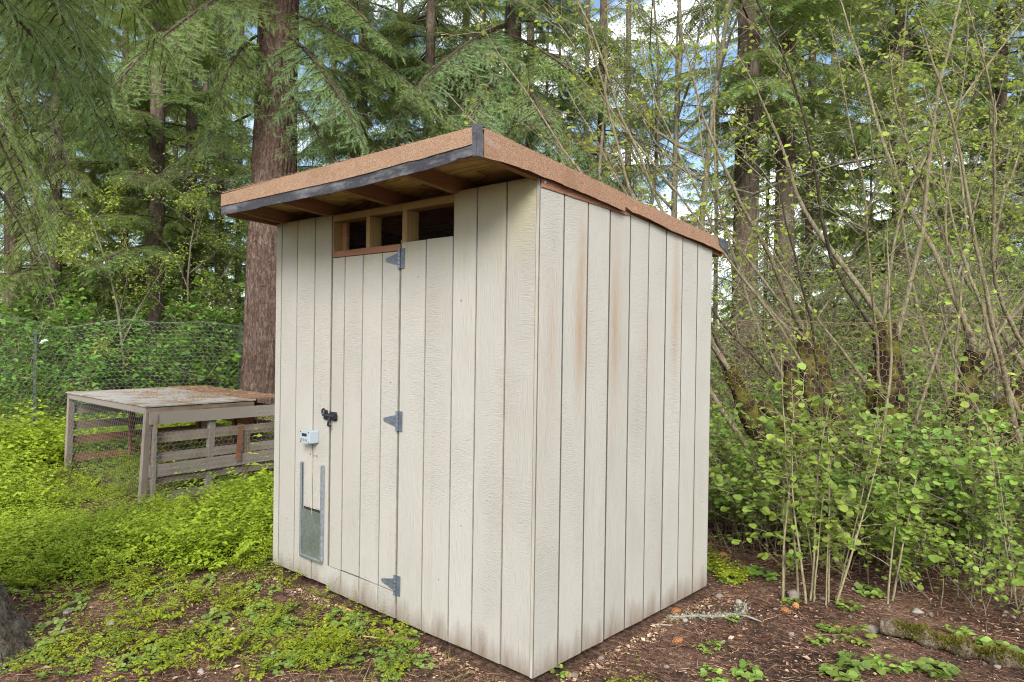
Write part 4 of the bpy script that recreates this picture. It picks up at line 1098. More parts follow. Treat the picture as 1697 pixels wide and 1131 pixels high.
def hazel(label, u, d, seed, stools, nstem, nleaf, spread=(.10, .55), hs=(2.8, 5.2), lsize=.054, dirbias=(0, 0)):
    r = np.random.default_rng(seed); p = dep(u, 600, d)
    root = empty('hazel_shrub', (p[0], p[1], float(ground_z(p[0], p[1]))))
    tag(root, label, 'shrub')
    right, fwd = np.array([CR[0], CR[1], 0]), np.array([CF[0], CF[1], 0])
    feet = []
    for (ox, oy, L, tx, rad) in stools:           # offset across, offset away, length, tilt to the right, thickness
        a = right * ox + fwd * oy
        pts = bend(a + np.array([0, 0, -.1]), right * tx + np.array([0, 0, 1]) + fwd * r.uniform(-.1, .1), L, 9, r, .07, .02)
        mb = MB(); rr = rad * (1 + .18 * np.sin(np.arange(10) * 2.1 + seed)) * np.linspace(1.25, .9, 10); rr[-1] *= .8
        mb.tube(pts, rr, 10)
        st = mb.build('stool', MOSSY, root, smooth=True)
        n = 1300; k = r.integers(1, 10, n); f = r.random((n, 1))
        base = pts[k] * f + pts[k - 1] * (1 - f); an = r.uniform(0, 6.283, n)
        T_ = unit(pts[k] - pts[k - 1]); s1 = unit(np.cross(T_, [0.3, 1, 0.1])); s2 = np.cross(T_, s1)
        nr = np.cos(an)[:, None] * s1 + np.sin(an)[:, None] * s2
        keep = (fbm(base[:, 0] * 3 + seed, base[:, 2] * 4, 1.6) + nr[:, 2] * .5 > .22)
        keep[:40] = True
        q = base + nr * rr[k][:, None]
        mo = MB().scatter(DIA_V, DIA_F, q[keep], (nr + r.normal(0, .5, (n, 3)) + np.array([0, 0, -.3]))[keep], r.normal(0, 1, (n, 3))[keep], r.uniform(.014, .035, keep.sum()))
        tag(mo.build('moss', MOSSLEAF, st), kind='stuff')
        for kk in (9, 9, 8, 7, 5, 3): feet.append((pts[kk], tx))
        feet.append((pts[0], tx)); feet.append((pts[0] + r.normal(0, .1, 3) * np.array([1, 1, 0]), tx))
    A, B, RA, ends = [], [], [], []
    for i in range(nstem):
        ft, tx = feet[i % len(feet)]
        til = -spread[1] + 2 * spread[1] * (((i * 7) % nstem) + r.uniform(.2, .8)) / nstem      # the poles fan out evenly
        dvec = right * (til + tx * .25 + dirbias[0]) + fwd * r.uniform(-.30, .30) + np.array([0, 0, 1.0])
        L = r.uniform(*hs)
        pts = bend(ft, dvec, L, 14, r, .075, .022)
        r0 = r.uniform(.015, .032)
        mb = MB().tube(pts, np.linspace(r0, .004, 15), 6)
        mb.build('stem', HAZELBARK if r.random() < .6 else DARKSTEM, root, smooth=True)
        side_twigs(pts, 16, .3, 1.1, r, A, B, RA, ends)
    tag(MB().prisms(np.concatenate(A), np.concatenate(B), np.maximum(.0016, np.concatenate(RA))).build('twigs', TWIGM, root), kind='stuff')
    nleaf = int(nleaf * .65)
    E_ = np.concatenate(ends); q = E_[r.integers(0, len(E_), nleaf)] + r.normal(0, .02, (nleaf, 3))
    an = r.uniform(0, 6.283, nleaf)
    X = np.stack([np.cos(an), np.sin(an), r.uniform(-.9, .3, nleaf)], 1)
    lv = MB().scatter(LEAF_V, LEAF_F, q, X, np.array([0, 0, 1.0]) + r.normal(0, .5, (nleaf, 3)), r.uniform(.5, 1.2, nleaf) * lsize)
    tag(lv.build('leaves', LEAF_YG, root), kind='stuff')
    return root
hazel('hazel with a leaning mossy stool, nearest the shed wall', 1352, 6.4, 201, [(-.05, 0, 1.75, -.50, .085), (.20, .1, 1.7, -.38, .075)], 7, 1100, spread=(.25, .55), dirbias=(-.02, 0))
hazel('hazel of two short cut mossy stools left of the thickest clump', 1425, 6.6, 202, [(0, 0, 2.0, -.24, .09), (.12, -.05, 1.85, -.10, .07)], 7, 1200, spread=(.2, .7), dirbias=(-.08, 0))
hazel('thickest hazel clump with dark mossy stools behind the rusty wire', 1510, 6.2, 203, [(-.05, 0, 2.0, .02, .12), (.14, .1, 1.8, .32, .10), (.32, 0, 2.0, .52, .10), (-.12, .2, 1.6, -.1, .085)], 13, 1900, spread=(.2, .85), hs=(2.8, 4.8))
hazel('hazel with arching poles leaning right at the right edge', 1625, 6.6, 204, [(0, 0, 1.6, .30, .085), (.25, .1, 1.7, .45, .08)], 8, 1300, spread=(.2, .75), dirbias=(.06, 0))
hazel('thin hazel poles leaning in from beyond the right edge', 1770, 5.9, 205, [(0, 0, 1.2, -.1, .06)], 8, 1000, spread=(.2, .7), dirbias=(-.35, 0))

# ------------------------------------------------------------------ leafy undergrowth
LEAF_BUSH = leaf_mat('snowberry_leaves', (0.115, 0.215, 0.042), (0.20, 0.325, 0.060), (0.32, 0.45, 0.10), .42, .5, .9)
LEAF_LIME = leaf_mat('lime_leaves', (0.13, 0.20, 0.035), (0.21, 0.305, 0.05), (0.31, 0.41, 0.08), .40, .5, .9)
LEAF_DEEP = leaf_mat('deep_green_leaves', (0.050, 0.120, 0.018), (0.095, 0.20, 0.024), (0.16, 0.30, 0.04), .35, .45, .9)
def bush_mesh(seed, h, w, nst, nl, lsize, leaf=ROUND_V, leaff=ROUND_F, mats=None, low=.25, flat=.5):
    r = np.random.default_rng(seed); A, B, RA, E_ = [], [], [], []
    for i in range(nst):
        an = r.uniform(0, 6.283); rad = w * .35 * math.sqrt(r.random())
        p0 = np.array([math.cos(an) * rad, math.sin(an) * rad, -.03])
        d = np.array([math.cos(an) * .45, math.sin(an) * .45, 1.0]) + r.normal(0, .25, 3)
        pts = bend(p0, d, h * r.uniform(.6, 1.1), 7, r, .12, -.03)
        A.append(pts[:-1]); B.append(pts[1:]); RA.append(np.linspace(.006, .002, 7)); E_.append(pts[2:])
        side_twigs(pts, 6, h * .15, h * .42, r, A, B, RA, E_, low, .003, 2)
    mb = MB().prisms(np.concatenate(A), np.concatenate(B), np.maximum(.0013, np.concatenate(RA)))
    P = np.concatenate(E_); P = P[P[:, 2] > h * low * .5]
    q = P[r.integers(0, len(P), nl)] + r.normal(0, .03, (nl, 3))
    an = r.uniform(0, 6.283, nl)
    X = np.stack([np.cos(an), np.sin(an), r.uniform(-.5, .35, nl)], 1)
    mb.scatter(leaf, leaff, q, X, np.array([0, 0, 1.0]) + r.normal(0, flat, (nl, 3)), r.uniform(.35, 1.35, nl) * lsize, 1)
    return mb.mesh('foliage', mats)
BUSH = [bush_mesh(301 + k, 1.25, 1.2, 16, 1500, .047, mats=[TWIGM, LEAF_BUSH]) for k in range(4)]
BUSHL = [bush_mesh(311 + k, 1.1, 1.0, 12, 680, .053, mats=[TWIGM, LEAF_LIME]) for k in range(2)]
BUSHD = [bush_mesh(321 + k, 1.9, 2.0, 22, 2800, .075, LEAF_V, LEAF_F, [TWIGM, LEAF_DEEP]) for k in range(3)]
def put_bush(label, u, d, me, sc, rz, name='leafy_shrub', group=None):
    p = dep(u, 600, d)
    root = empty(name, (p[0], p[1], float(ground_z(p[0], p[1]))), rz)
    tag(root, label, 'shrub', group)
    link('foliage', me, root, sc=sc)
    return root
rb_ = random.Random(8)
G1 = 'shrubs behind the rusty wire'
RIGHT = [('shrub pressed against the rear corner of the shed', 1205, 6.5, 0, 1.0), ('low shrub right of the shed rear corner under the leaning stool', 1245, 6.15, 1, .9), ('taller shrub behind the fence near the shed', 1232, 7.2, 2, 1.15),
         ('bright round leaved shrub below the leaning mossy stool', 1300, 6.1, 3, 1.0), ('shrub standing highest before the cut mossy stools', 1385, 6.2, 0, 1.22), ('shrub behind the group of straight saplings', 1350, 6.6, 1, 1.05),
         ('shrub under the thickest hazel clump, left side', 1455, 5.95, 2, .95), ('shrub under the thickest hazel clump, right side', 1530, 5.9, 3, 1.05), ('shrub left of the right picture edge behind the wire', 1610, 5.8, 0, 1.08),
         ('shrub at the right picture edge behind the wire', 1680, 5.65, 1, 1.1), ('low shrub at the foot of the wire near the mossy log', 1570, 5.5, 2, .7), ('low shrub at the foot of the wire at the right edge', 1665, 5.3, 3, .72),
         ('shrub deep behind the cut stools', 1425, 7.6, 0, 1.3), ('shrub deep behind the thickest clump', 1545, 7.7, 1, 1.3), ('shrub deep behind the right hazel poles', 1650, 7.4, 2, 1.35), ('shrub deep behind the leaning stool', 1310, 7.9, 3, 1.3), ('low shrub trailing at the fence foot behind the shed corner', 1200, 6.1, 1, .75)]
for lb, u, d, k, sc in RIGHT: put_bush(lb, u, d, BUSH[k], sc * rb_.uniform(.95, 1.05), rb_.uniform(0, 6.28), group=G1)
put_bush('lime green shrub glowing behind the middle saplings', 1400, 5.75, BUSHL[0], 1.15, 1.0, group=G1)
put_bush('lime green shrub below the thickest hazel clump', 1500, 5.7, BUSHL[1], .9, 2.0, group=G1)
put_bush('lime green shrub low beside the shed rear corner', 1262, 6.0, BUSHL[0], .8, 4.0, group=G1)
put_bush('lime green shrub high before the leaning mossy stool', 1330, 5.9, BUSHL[1], 1.2, 0.4, group=G1)
put_bush('lime green shrub before the right hazel poles', 1590, 5.6, BUSHL[0], 1.1, 5.0, group=G1)
put_bush('lime green shrub tight at the right picture edge', 1690, 5.45, BUSHL[1], 1.15, 3.1, group=G1)
put_bush('low lime shrub in front of the rusty wire near the log', 1560, 4.85, BUSHL[0], .62, 2.2, group=G1)
put_bush('low lime shrub in front of the rusty wire at the right edge', 1665, 4.6, BUSHL[1], .7, 0.9, group=G1)
put_bush('low lime shrub spilling forward behind the middle saplings', 1420, 5.25, BUSHL[1], .75, 5.4, group=G1)
put_bush('lime green shrub under the tallest round leaved shrub', 1445, 5.8, BUSHL[1], .85, 1.9, group=G1)
G2 = 'shrubs beyond the silvery wire'
LEFT = [('dark green shrub at the far left behind the silvery wire', 20, 11.6, 0, 1.0), ('spreading deep green shrub left of the pen', 110, 12.3, 1, 1.1), ('broad deep green shrub behind the pen, left half', 190, 12.9, 2, 1.25),
        ('broad deep green shrub behind the pen, middle', 260, 13.0, 0, 1.3), ('deep green shrub beside the massive trunk', 340, 13.2, 1, 1.15), ('deep green shrub just left of the massive trunk base', 385, 13.8, 2, 1.0),
        ('tall bright shrub in the gap under the left firs', 225, 14.2, 0, 1.6), ('tall bright shrub behind the far left fir', 70, 14.6, 1, 1.5), ('deep green shrub far behind the pen', 310, 15.5, 2, 1.7), ('deep green shrub far left in the wood', 140, 16, 0, 1.6),
        ('deep green shrub behind the massive trunk', 440, 14.5, 1, 1.5), ('deep green shrub left out in the wood', -30, 13.5, 2, 1.5)]
for lb, u, d, k, sc in LEFT: put_bush(lb, u, d, BUSHD[k], sc, rb_.uniform(0, 6.28), 'huckleberry_shrub', G2)

# straight saplings in front of the rusty wire
SAPM = bark_mat('sapling_bark', (0.12, 0.10, 0.055), (0.24, 0.205, 0.12), (0.38, 0.34, 0.22), sc=4)
def sapling(label, u, v, stems, seed, leafn, h=(1.0, 1.7), top=.5, spread=.10):
    r = np.random.default_rng(seed)
    d = 4.0
    for _ in range(8):
        p = dep(u, v, d); gz = float(ground_z(p[0], p[1])); d *= (CAM[2] - gz) / (CAM[2] - p[2])
    p = dep(u, v, d)
    root = empty('sapling', (p[0], p[1], float(ground_z(p[0], p[1]))))
    tag(root, label, 'sapling', 'saplings in front of the rusty wire')
    A, B, RA, E_ = [], [], [], []
    for (ox, oy, tx) in stems:
        a = np.array([CR[0], CR[1], 0]) * ox + np.array([CF[0], CF[1], 0]) * oy
        pts = bend(a + np.array([0, 0, -.05]), np.array([CR[0], CR[1], 0]) * tx + np.array([0, 0, 1.0]), r.uniform(*h), 9, r, .035, .03)
        rr = r.uniform(.005, .010)
        MB().tube(pts, np.linspace(rr, .0025, 10), 6).build('stem', SAPM, root, smooth=True)
        side_twigs(pts, 9, .12, .34, r, A, B, RA, E_, top, .0025, 1)
        E_.append(pts[6:])
    MB().prisms(np.concatenate(A), np.concatenate(B), np.maximum(.0012, np.concatenate(RA))).build('twigs', SAPM, root)['kind'] = 'stuff'
    P = np.concatenate(E_); q = P[r.integers(0, len(P), leafn)] + r.normal(0, .015, (leafn, 3)); an = r.uniform(0, 6.283, leafn)
    lv = MB().scatter(ROUND_V, ROUND_F, q, np.stack([np.cos(an), np.sin(an), r.uniform(-.6, .2, leafn)], 1), np.array([0, 0, 1.0]) + r.normal(0, .4, (leafn, 3)), r.uniform(.6, 1.2, leafn) * .052)
    tag(lv.build('leaves', LEAF_LIME, root), kind='stuff')
sapling('forked sapling nearest the shed, a little apart from the others', 1297, 995, [(0, 0, .0), (.01, .02, .10)], 401, 150, (1.0, 1.5), .2)
sapling('cluster of straight bare stemmed saplings in the middle', 1352, 1000, [(-.06, 0, -.03), (0, .03, .02), (.05, -.03, .05), (.09, .02, .02), (.11, -.02, .22), (-.02, .05, .08), (.03, .07, -.05), (.15, .05, .12), (-.08, .08, -.1)], 402, 420, (1.0, 1.75), .3)
sapling('single leafy sapling left of the mossy log', 1471, 1000, [(0, 0, .0), (.05, .05, .18)], 403, 200, (.9, 1.4), .12)
sapling('thin bowed sapling at the right edge above the log', 1690, 1010, [(0, 0, -.25), (.05, .1, -.1)], 404, 110, (1.0, 1.5), .2)

LEAF_PALE = leaf_mat('pale_spring_leaves', (0.11, 0.16, 0.035), (0.20, 0.265, 0.06), (0.32, 0.38, 0.11), .42, .5, .6)
# twiggy thicket behind the hazel, too tangled to count
r = np.random.default_rng(66)
n = 1700
uu, dd_ = r.uniform(1170, 1860, n), r.uniform(8.5, 13, n)
A = np.array([dep(a, 600, b) for a, b in zip(uu, dd_)]); A[:, 2] = r.uniform(-.05, 2.6, n) ** 1.0
an = r.uniform(0, 6.283, n); L = r.uniform(.35, 1.3, n)
D = np.stack([np.cos(an) * .8, np.sin(an) * .8, r.uniform(-.2, 1.3, n)], 1); D = unit(D) * L[:, None]
M_ = A + D * .5 + r.normal(0, .06, (n, 3)); E2 = A + D + r.normal(0, .08, (n, 3))
th = MB().prisms(A, M_, r.uniform(.003, .008, n), .004).prisms(M_, E2, .004, .002)
nl = 17000; q = np.concatenate([M_, E2])[r.integers(0, 2 * n, nl)] + r.normal(0, .08, (nl, 3)); an = r.uniform(0, 6.283, nl)
th.scatter(DIA_V, DIA_F, q, np.stack([np.cos(an), np.sin(an), r.uniform(-.6, .3, nl)], 1), np.array([0, 0, 1.0]) + r.normal(0, .5, (nl, 3)), r.uniform(.035, .07, nl), 1)
tag(th.build('thicket', [TWIGM, LEAF_PALE]), 'tangled twiggy thicket with small leaves behind the hazel', 'thicket', kind='stuff')

# low growth on the forest floor and a far mass of wood, both uncountable
r = np.random.default_rng(67)
n = 34000
uu, dd_ = r.uniform(-500, 2200, n), 13 + 30 * r.random(n) ** 1.3
P = CAM[None] + dd_[:, None] * (CF[None] + CR[None] * ((uu - 848.5) / FPX)[:, None]); 
hgt = 1.5 + 1.1 * fbm(P[:, 0], P[:, 1], .5) + np.clip((dd_ - 20) * .05, 0, 1.3)
P[:, 2] = r.random(n) ** .8 * np.clip(hgt, .3, 4)
an = r.uniform(0, 6.283, n)
uf = MB().scatter(LEAF_V, LEAF_F, P, np.stack([np.cos(an), np.sin(an), r.uniform(-.5, .4, n)], 1), np.array([0, 0, 1.0]) + r.normal(0, .6, (n, 3)), r.uniform(.10, .22, n) * (dd_ / 20) ** .5)
tag(uf.build('undergrowth', LEAF_MID), 'low green undergrowth spreading through the wood behind', 'undergrowth', kind='stuff')
r = np.random.default_rng(68)
n = 60000
uu, dd_ = r.uniform(-700, 2400, n), r.uniform(34, 60, n)
P = CAM[None] + dd_[:, None] * (CF[None] + CR[None] * ((uu - 848.5) / FPX)[:, None])
P[:, 2] = r.random(n) ** 1.1 * 22
keep = fbm(P[:, 0] * 1.2, P[:, 1] * 1.2 + P[:, 2] * .35, .55) + .35 * fbm(P[:, 0] * 3 + P[:, 2], P[:, 1] * 3, .5) > -.02 + np.where(P[:, 2] > 4, .05, -.3)
cl_ = ((P - CAM) @ CR) / ((P - CAM) @ CF) * FPX + 848.5
keep &= ~((((cl_ > 1115) & (cl_ < 1215)) | ((cl_ > 900) & (cl_ < 960)) | ((cl_ > 660) & (cl_ < 700))) & (P[:, 2] > 5) & (r.random(n) < .85))
P = P[keep]; n = len(P); an = r.uniform(0, 6.283, n)
fw2 = MB().scatter(*TWIG_COARSE, P, np.stack([np.cos(an), np.sin(an), r.uniform(-.7, .2, n)], 1), np.array([0, 0, 1.0]) + r.normal(0, .4, (n, 3)), r.uniform(.7, 1.5, n))
tag(fw2.build('distant_wood', NEEDLE_PALE), 'hazy mass of distant conifer wood behind everything', 'wood', kind='stuff')

# ------------------------------------------------------------------ ground plants, litter, small things on the ground
LEAF_WEED = leaf_mat('weed_leaves', (0.150, 0.205, 0.012), (0.255, 0.32, 0.018), (0.385, 0.435, 0.040), .45, .55, .8)
LEAF_WEED2 = leaf_mat('weed_leaves_cool', (0.10, 0.17, 0.035), (0.17, 0.26, 0.05), (0.27, 0.37, 0.085), .38, .55, .8)
GRASSM = leaf_mat('grass_blades', (0.12, 0.16, 0.03), (0.22, 0.25, 0.06), (0.36, 0.35, 0.14), .35, .6, 1.5)
def frond_clump(seed, nf=9, L=.20, pairs=5, leaf=.055, up=.75, tv=DIA_V, tf=DIA_F):
    """a rosette of feathery fronds; returns vertices and faces"""
    r = np.random.default_rng(seed); V, F = [], []; nb = 0
    pos, X, Z, S = [], [], [], []
    for i in range(nf):
        an = 6.283 * i / nf + r.uniform(-.4, .4); l = L * r.uniform(.6, 1.2); u_ = up * r.uniform(.6, 1.3)
        out = np.array([math.cos(an), math.sin(an), 0]); lat = np.array([-math.sin(an), math.cos(an), 0])
        for k in range(1, pairs + 1):
            t_ = .25 + .75 * k / pairs
            c = out * l * t_ + np.array([0, 0, l * (u_ * 1.5 * t_ - .75 * t_ * t_)])
            w = leaf * (1.25 - .7 * t_) * r.uniform(.8, 1.2)
            for sg in ((-1, 1) if k < pairs else (0,)):
                pos.append(c); X.append(out * .6 + lat * sg + np.array([0, 0, r.uniform(-.3, .2)])); Z.append(np.array([0, 0, 1]) + r.normal(0, .3, 3)); S.append(w)
    mb = MB().scatter(tv, tf, np.array(pos), np.array(X), np.array(Z), np.array(S))
    return np.concatenate(mb.v), np.concatenate(mb.f)
CL = [frond_clump(s, 9, .20, 6, .040, 1.2) for s in (1, 2, 3)]
CLF = [frond_clump(s, 7, .20, 5, .052, 1.1) for s in (4, 5)]
CLN = [frond_clump(s, 10, .11, 4, .030, .8, LEAF_V, LEAF_F) for s in (6, 7)]
CLR = [frond_clump(s, 10, .085, 3, .032, .6, ROUND_V, ROUND_F) for s in (8, 9)]
def spread_clumps(mb, tpl, xy, r, sc, mat=0, tilt=.18):
    n = len(xy); an = r.uniform(0, 6.283, n)
    z = ground_z(xy[:, 0], xy[:, 1])
    pick = r.integers(0, len(tpl), n)
    for k, (tv, tf) in enumerate(tpl):
        m = pick == k
        if m.any():
            mb.scatter(tv, tf, np.stack([xy[m, 0], xy[m, 1], z[m]], 1), np.stack([np.cos(an[m]), np.sin(an[m]), r.normal(0, tilt, m.sum())], 1), np.array([0, 0, 1.0]) + r.normal(0, tilt, (m.sum(), 3)), sc[m], mat)
def lush(x, y):
    """above zero inside the lush weed bed left of the shed"""
    a = -2.32 + .80 * (y + .05) - x
    b = -2.62 - x
    return np.where(y < 0, a, b) + .16 * fbm(x, y, 2.5)
def inshed(x, y): return (x > -2.5) & (x < .06) & (y > -.06) & (y < 1.9)
r = np.random.default_rng(91)
n = 26000
X_, Y_ = r.uniform(-17, -2.2, n), r.uniform(-5.5, 6, n)
dist = (X_ - CAM[0]) * CF[0] + (Y_ - CAM[1]) * CF[1]
lat_ = ((X_ - CAM[0]) * CR[0] + (Y_ - CAM[1]) * CR[1]) / np.maximum(dist, .1)
ok = (lush(X_, Y_) > 0) & (lat_ > -.95) & (lat_ < -.12) & (dist > 3.0) & (r.random(n) < np.clip(7 / dist, .35, 1) * .85) & (fbm(X_, Y_, 3.0) > -.55 + .5 * np.clip(.35 - lush(X_, Y_), 0, 1))
X_, Y_, dist = X_[ok], Y_[ok], dist[ok]
edge_ = np.clip(lush(X_, Y_) * 1.3 + .40, .40, 1.0)
mb = MB()
far = dist > 8
sc = edge_ * r.uniform(.55, 1.35, len(X_)) * (1 + .35 * fbm(X_, Y_, 1.3) + .25 * fbm(X_, Y_ + 4, 4.0))
nearpen = (X_ > -8.1) & (X_ < -4.6) & (Y_ > -.5) & (Y_ < 2.2)
sc = np.where(nearpen, sc * .5, sc * 1.12)
sc = np.where((r.random(len(sc)) < .07) & ~nearpen, sc * 1.5, sc)
spread_clumps(mb, CL, np.stack([X_, Y_], 1)[~far], r, sc[~far])
spread_clumps(mb, CLF, np.stack([X_, Y_], 1)[far], r, sc[far] * 1.25)
print('weed clumps', len(X_))
tag(mb.build('weed_bed', LEAF_WEED), 'lush yellow green weeds carpeting the ground left of the shed', 'weeds', kind='stuff')

# patchy low plants over the bare ground in front, thin ones on the right
n = 14000
X_, Y_ = r.uniform(-4, 2.6, n), r.uniform(-3.2, 3.2, n)
den = fbm(X_, Y_, 2.1) + .5 * fbm(X_ + 3, Y_, 5)
leftside = (Y_ < 0) & (X_ < .3)
thr = np.where(leftside, .02 + np.clip((X_ + 1.2) * .25, -.12, .6) - .40 * np.clip(-Y_ - .7, 0, 1.0), .66)
ok = (den > thr) & ~inshed(X_, Y_) & (lush(X_, Y_) < .05) & ~leftside
X_, Y_ = X_[ok], Y_[ok]
for (u, v, n2, s2) in ((440, 1000, 46, .15), (490, 1035, 40, .15), (375, 985, 22, .12), (130, 1012, 18, .09), (85, 1065, 14, .08), (200, 1078, 40, .12), (240, 1112, 46, .14), (140, 1112, 36, .12), (290, 1085, 22, .09), (320, 1020, 18, .09), (375, 1018, 14, .08), (395, 1048, 16, .08), (450, 1062, 20, .10),
                       (540, 1068, 30, .14), (560, 1100, 46, .15), (500, 1112, 40, .15), (620, 1104, 30, .14), (600, 1062, 14, .12), (275, 1048, 14, .08), (345, 1078, 12, .07), (210, 1045, 12, .08), (255, 998, 18, .10), (170, 985, 16, .09), (430, 1120, 26, .11), (60, 1120, 20, .09), (545, 1035, 12, .10), (670, 1120, 18, .14), (300, 1125, 16, .09), (360, 1110, 10, .06), (30, 985, 24, .12), (420, 965, 20, .12), (310, 975, 20, .12), (60, 1000, 34, .16), (185, 1008, 30, .15), (110, 985, 36, .15), (255, 1012, 22, .12)):
    d_ = 1190 * 1.7 / (v - 580); c_ = CAM + d_ * (CF + CR * (u - 848.5) / FPX)
    g_ = r.normal(0, s2, (int(n2 * .40), 2)) + c_[:2]
    g_ = g_[~inshed(g_[:, 0], g_[:, 1])]
    X_, Y_ = np.concatenate([X_, g_[:, 0]]), np.concatenate([Y_, g_[:, 1]])
sh_ = r.permutation(len(X_)); X_, Y_ = X_[sh_], Y_[sh_]
mb = MB()
h_ = len(X_) // 2
sc = r.uniform(.35, 1.15, len(X_)) * 1.05
q_ = int(len(X_) * .45)
spread_clumps(mb, CL, np.stack([X_, Y_], 1)[:q_], r, sc[:q_] * .58, 0)
spread_clumps(mb, CLN, np.stack([X_, Y_], 1)[q_:h_ + q_ // 2], r, sc[q_:h_ + q_ // 2], 0)
h_ = h_ + q_ // 2
spread_clumps(mb, CLR, np.stack([X_, Y_], 1)[h_:], r, sc[h_:], 1)
tag(mb.build('low_weeds', [LEAF_WEED, LEAF_WEED2]), 'scattered low green weeds on the bare soil before the shed', 'weeds', kind='stuff')

# thin grass and straw near the shed foot
n = 2600
X_, Y_ = r.uniform(-2.6, 1.4, n), r.normal(-.55, .45, n)
ok = (fbm(X_ + 5, Y_, 2.6) > .05) & ~inshed(X_, Y_) & (Y_ < -.03)
X_, Y_ = X_[ok], Y_[ok]; n = len(X_)
A = np.stack([X_, Y_, ground_z(X_, Y_) - .005], 1); an = r.uniform(0, 6.283, n)
T_ = A + np.stack([np.cos(an) * .05, np.sin(an) * .05, r.uniform(.015, .10, n)], 1) * r.uniform(.5, 1.2, n)[:, None]
tag(MB().prisms(A, T_, .0018, .0005).build('thin_grass', GRASSM), 'thin fading grass along the foot of the shed front', 'grass', kind='stuff')

# needles, twigs and chips
n = 60000
X_, Y_ = r.uniform(-4.2, 3.0, n), r.uniform(-3.4, 4.4, n)
ok = ~inshed(X_, Y_); X_, Y_ = X_[ok], Y_[ok]; n = len(X_)
A = np.stack([X_, Y_, ground_z(X_, Y_) + r.uniform(.001, .008, n)], 1); an = r.uniform(0, 6.283, n); L = r.gamma(2.0, .016, n)
D = np.stack([np.cos(an) * L, np.sin(an) * L, r.normal(0, .12, n) * L], 1)
nm = MB().prisms(A, A + D, np.where(L > .07, .0026, .0017), .0011)
tag(nm.build('needle_litter', leaf_mat('dead_needles', (0.06, 0.03, 0.017), (0.22, 0.115, 0.06), (0.46, 0.33, 0.21), .05, .9, 3)), 'brown needles and bits of twig strewn over the soil', 'litter', kind='stuff')
n = 24000
X_, Y_ = r.uniform(-3.6, 2.6, n), r.uniform(-3.2, 4.0, n)
X_[:1500], Y_[:1500] = r.uniform(-2.5, .05, 1500), -.07 - np.abs(r.normal(0, .05, 1500))
X_[1500:2700], Y_[1500:2700] = .07 + np.abs(r.normal(0, .05, 1200)), r.uniform(-.05, 1.9, 1200)
ok = ~inshed(X_, Y_); X_, Y_ = X_[ok], Y_[ok]; n = len(X_); an = r.uniform(0, 6.283, n)
ch = MB().scatter(DIA_V, DIA_F, np.stack([X_, Y_, ground_z(X_, Y_) + .006], 1), np.stack([np.cos(an), np.sin(an), r.normal(0, .3, n)], 1), np.array([0, 0, 1.0]) + r.normal(0, .35, (n, 3)), r.gamma(2.2, .0065, n))
tag(ch.build('bark_chips', leaf_mat('chips', (0.05, 0.026, 0.016), (0.20, 0.11, 0.065), (0.52, 0.40, 0.29), .05, .9, 3)), 'small brown and straw coloured chips on the soil', 'litter', kind='stuff')

# gravel
ICO_V, ICO_F = [], []
t_ = (1 + 5 ** .5) / 2
ICO_V = unit(np.array([(-1, t_, 0), (1, t_, 0), (-1, -t_, 0), (1, -t_, 0), (0, -1, t_), (0, 1, t_), (0, -1, -t_), (0, 1, -t_), (t_, 0, -1), (t_, 0, 1), (-t_, 0, -1), (-t_, 0, 1)], float))
ICO_F = np.array([(0, 11, 5), (0, 5, 1), (0, 1, 7), (0, 7, 10), (0, 10, 11), (1, 5, 9), (5, 11, 4), (11, 10, 2), (10, 7, 6), (7, 1, 8), (3, 9, 4), (3, 4, 2), (3, 2, 6), (3, 6, 8), (3, 8, 9), (4, 9, 5), (2, 4, 11), (6, 2, 10), (8, 6, 7), (9, 8, 1)])
def stone_mesh(seed, mat, sub=1):
    r2 = np.random.default_rng(seed); V = ICO_V.copy(); F = ICO_F.copy()
    for _ in range(sub):
        nv = list(V); cache = {}; nf = []
        def mid(a, b):
            k = (min(a, b), max(a, b))
            if k not in cache: cache[k] = len(nv); nv.append(unit((V[a] + V[b]) / 2))
            return cache[k]
        for a, b, c in F:
            x, y, z = mid(a, b), mid(b, c), mid(c, a); nf += [(a, x, z), (b, y, x), (c, z, y), (x, y, z)]
        V, F = np.array(nv), np.array(nf)
    V = V * (1 + .16 * np.sin(V @ r2.normal(0, 1.8, (3, 1)) + r2.uniform(0, 6)) + .05 * r2.normal(0, 1, (len(V), 1))) * np.array([1, .8, .58])
    return V, F
STONE = leaf_mat('pebble_stone', (0.08, 0.06, 0.045), (0.17, 0.135, 0.105), (0.32, 0.28, 0.24), .0, .85, 5)
n = 2600
X_, Y_ = r.uniform(-3.4, 2.4, n), r.uniform(-3, 3.6, n)
w_ = np.exp(-np.abs(Y_ - 1.35) / .8) * (X_ > .05) + .30
ok = ~inshed(X_, Y_) & (r.random(n) < w_); X_, Y_ = X_[ok], Y_[ok]; n = len(X_); an = r.uniform(0, 6.283, n)
s_ = np.clip(r.gamma(2.0, .0042, n), .003, .024)
gv = MB().scatter(*stone_mesh(3, None, 0), np.stack([X_, Y_, ground_z(X_, Y_) + s_ * .25], 1), np.stack([np.cos(an), np.sin(an), 0 * an], 1), np.array([0, 0, 1.0]) + r.normal(0, .2, (n, 3)), s_)
tag(gv.build('gravel', STONE, smooth=False), 'scattered pale gravel over the brown soil', 'gravel', kind='stuff')

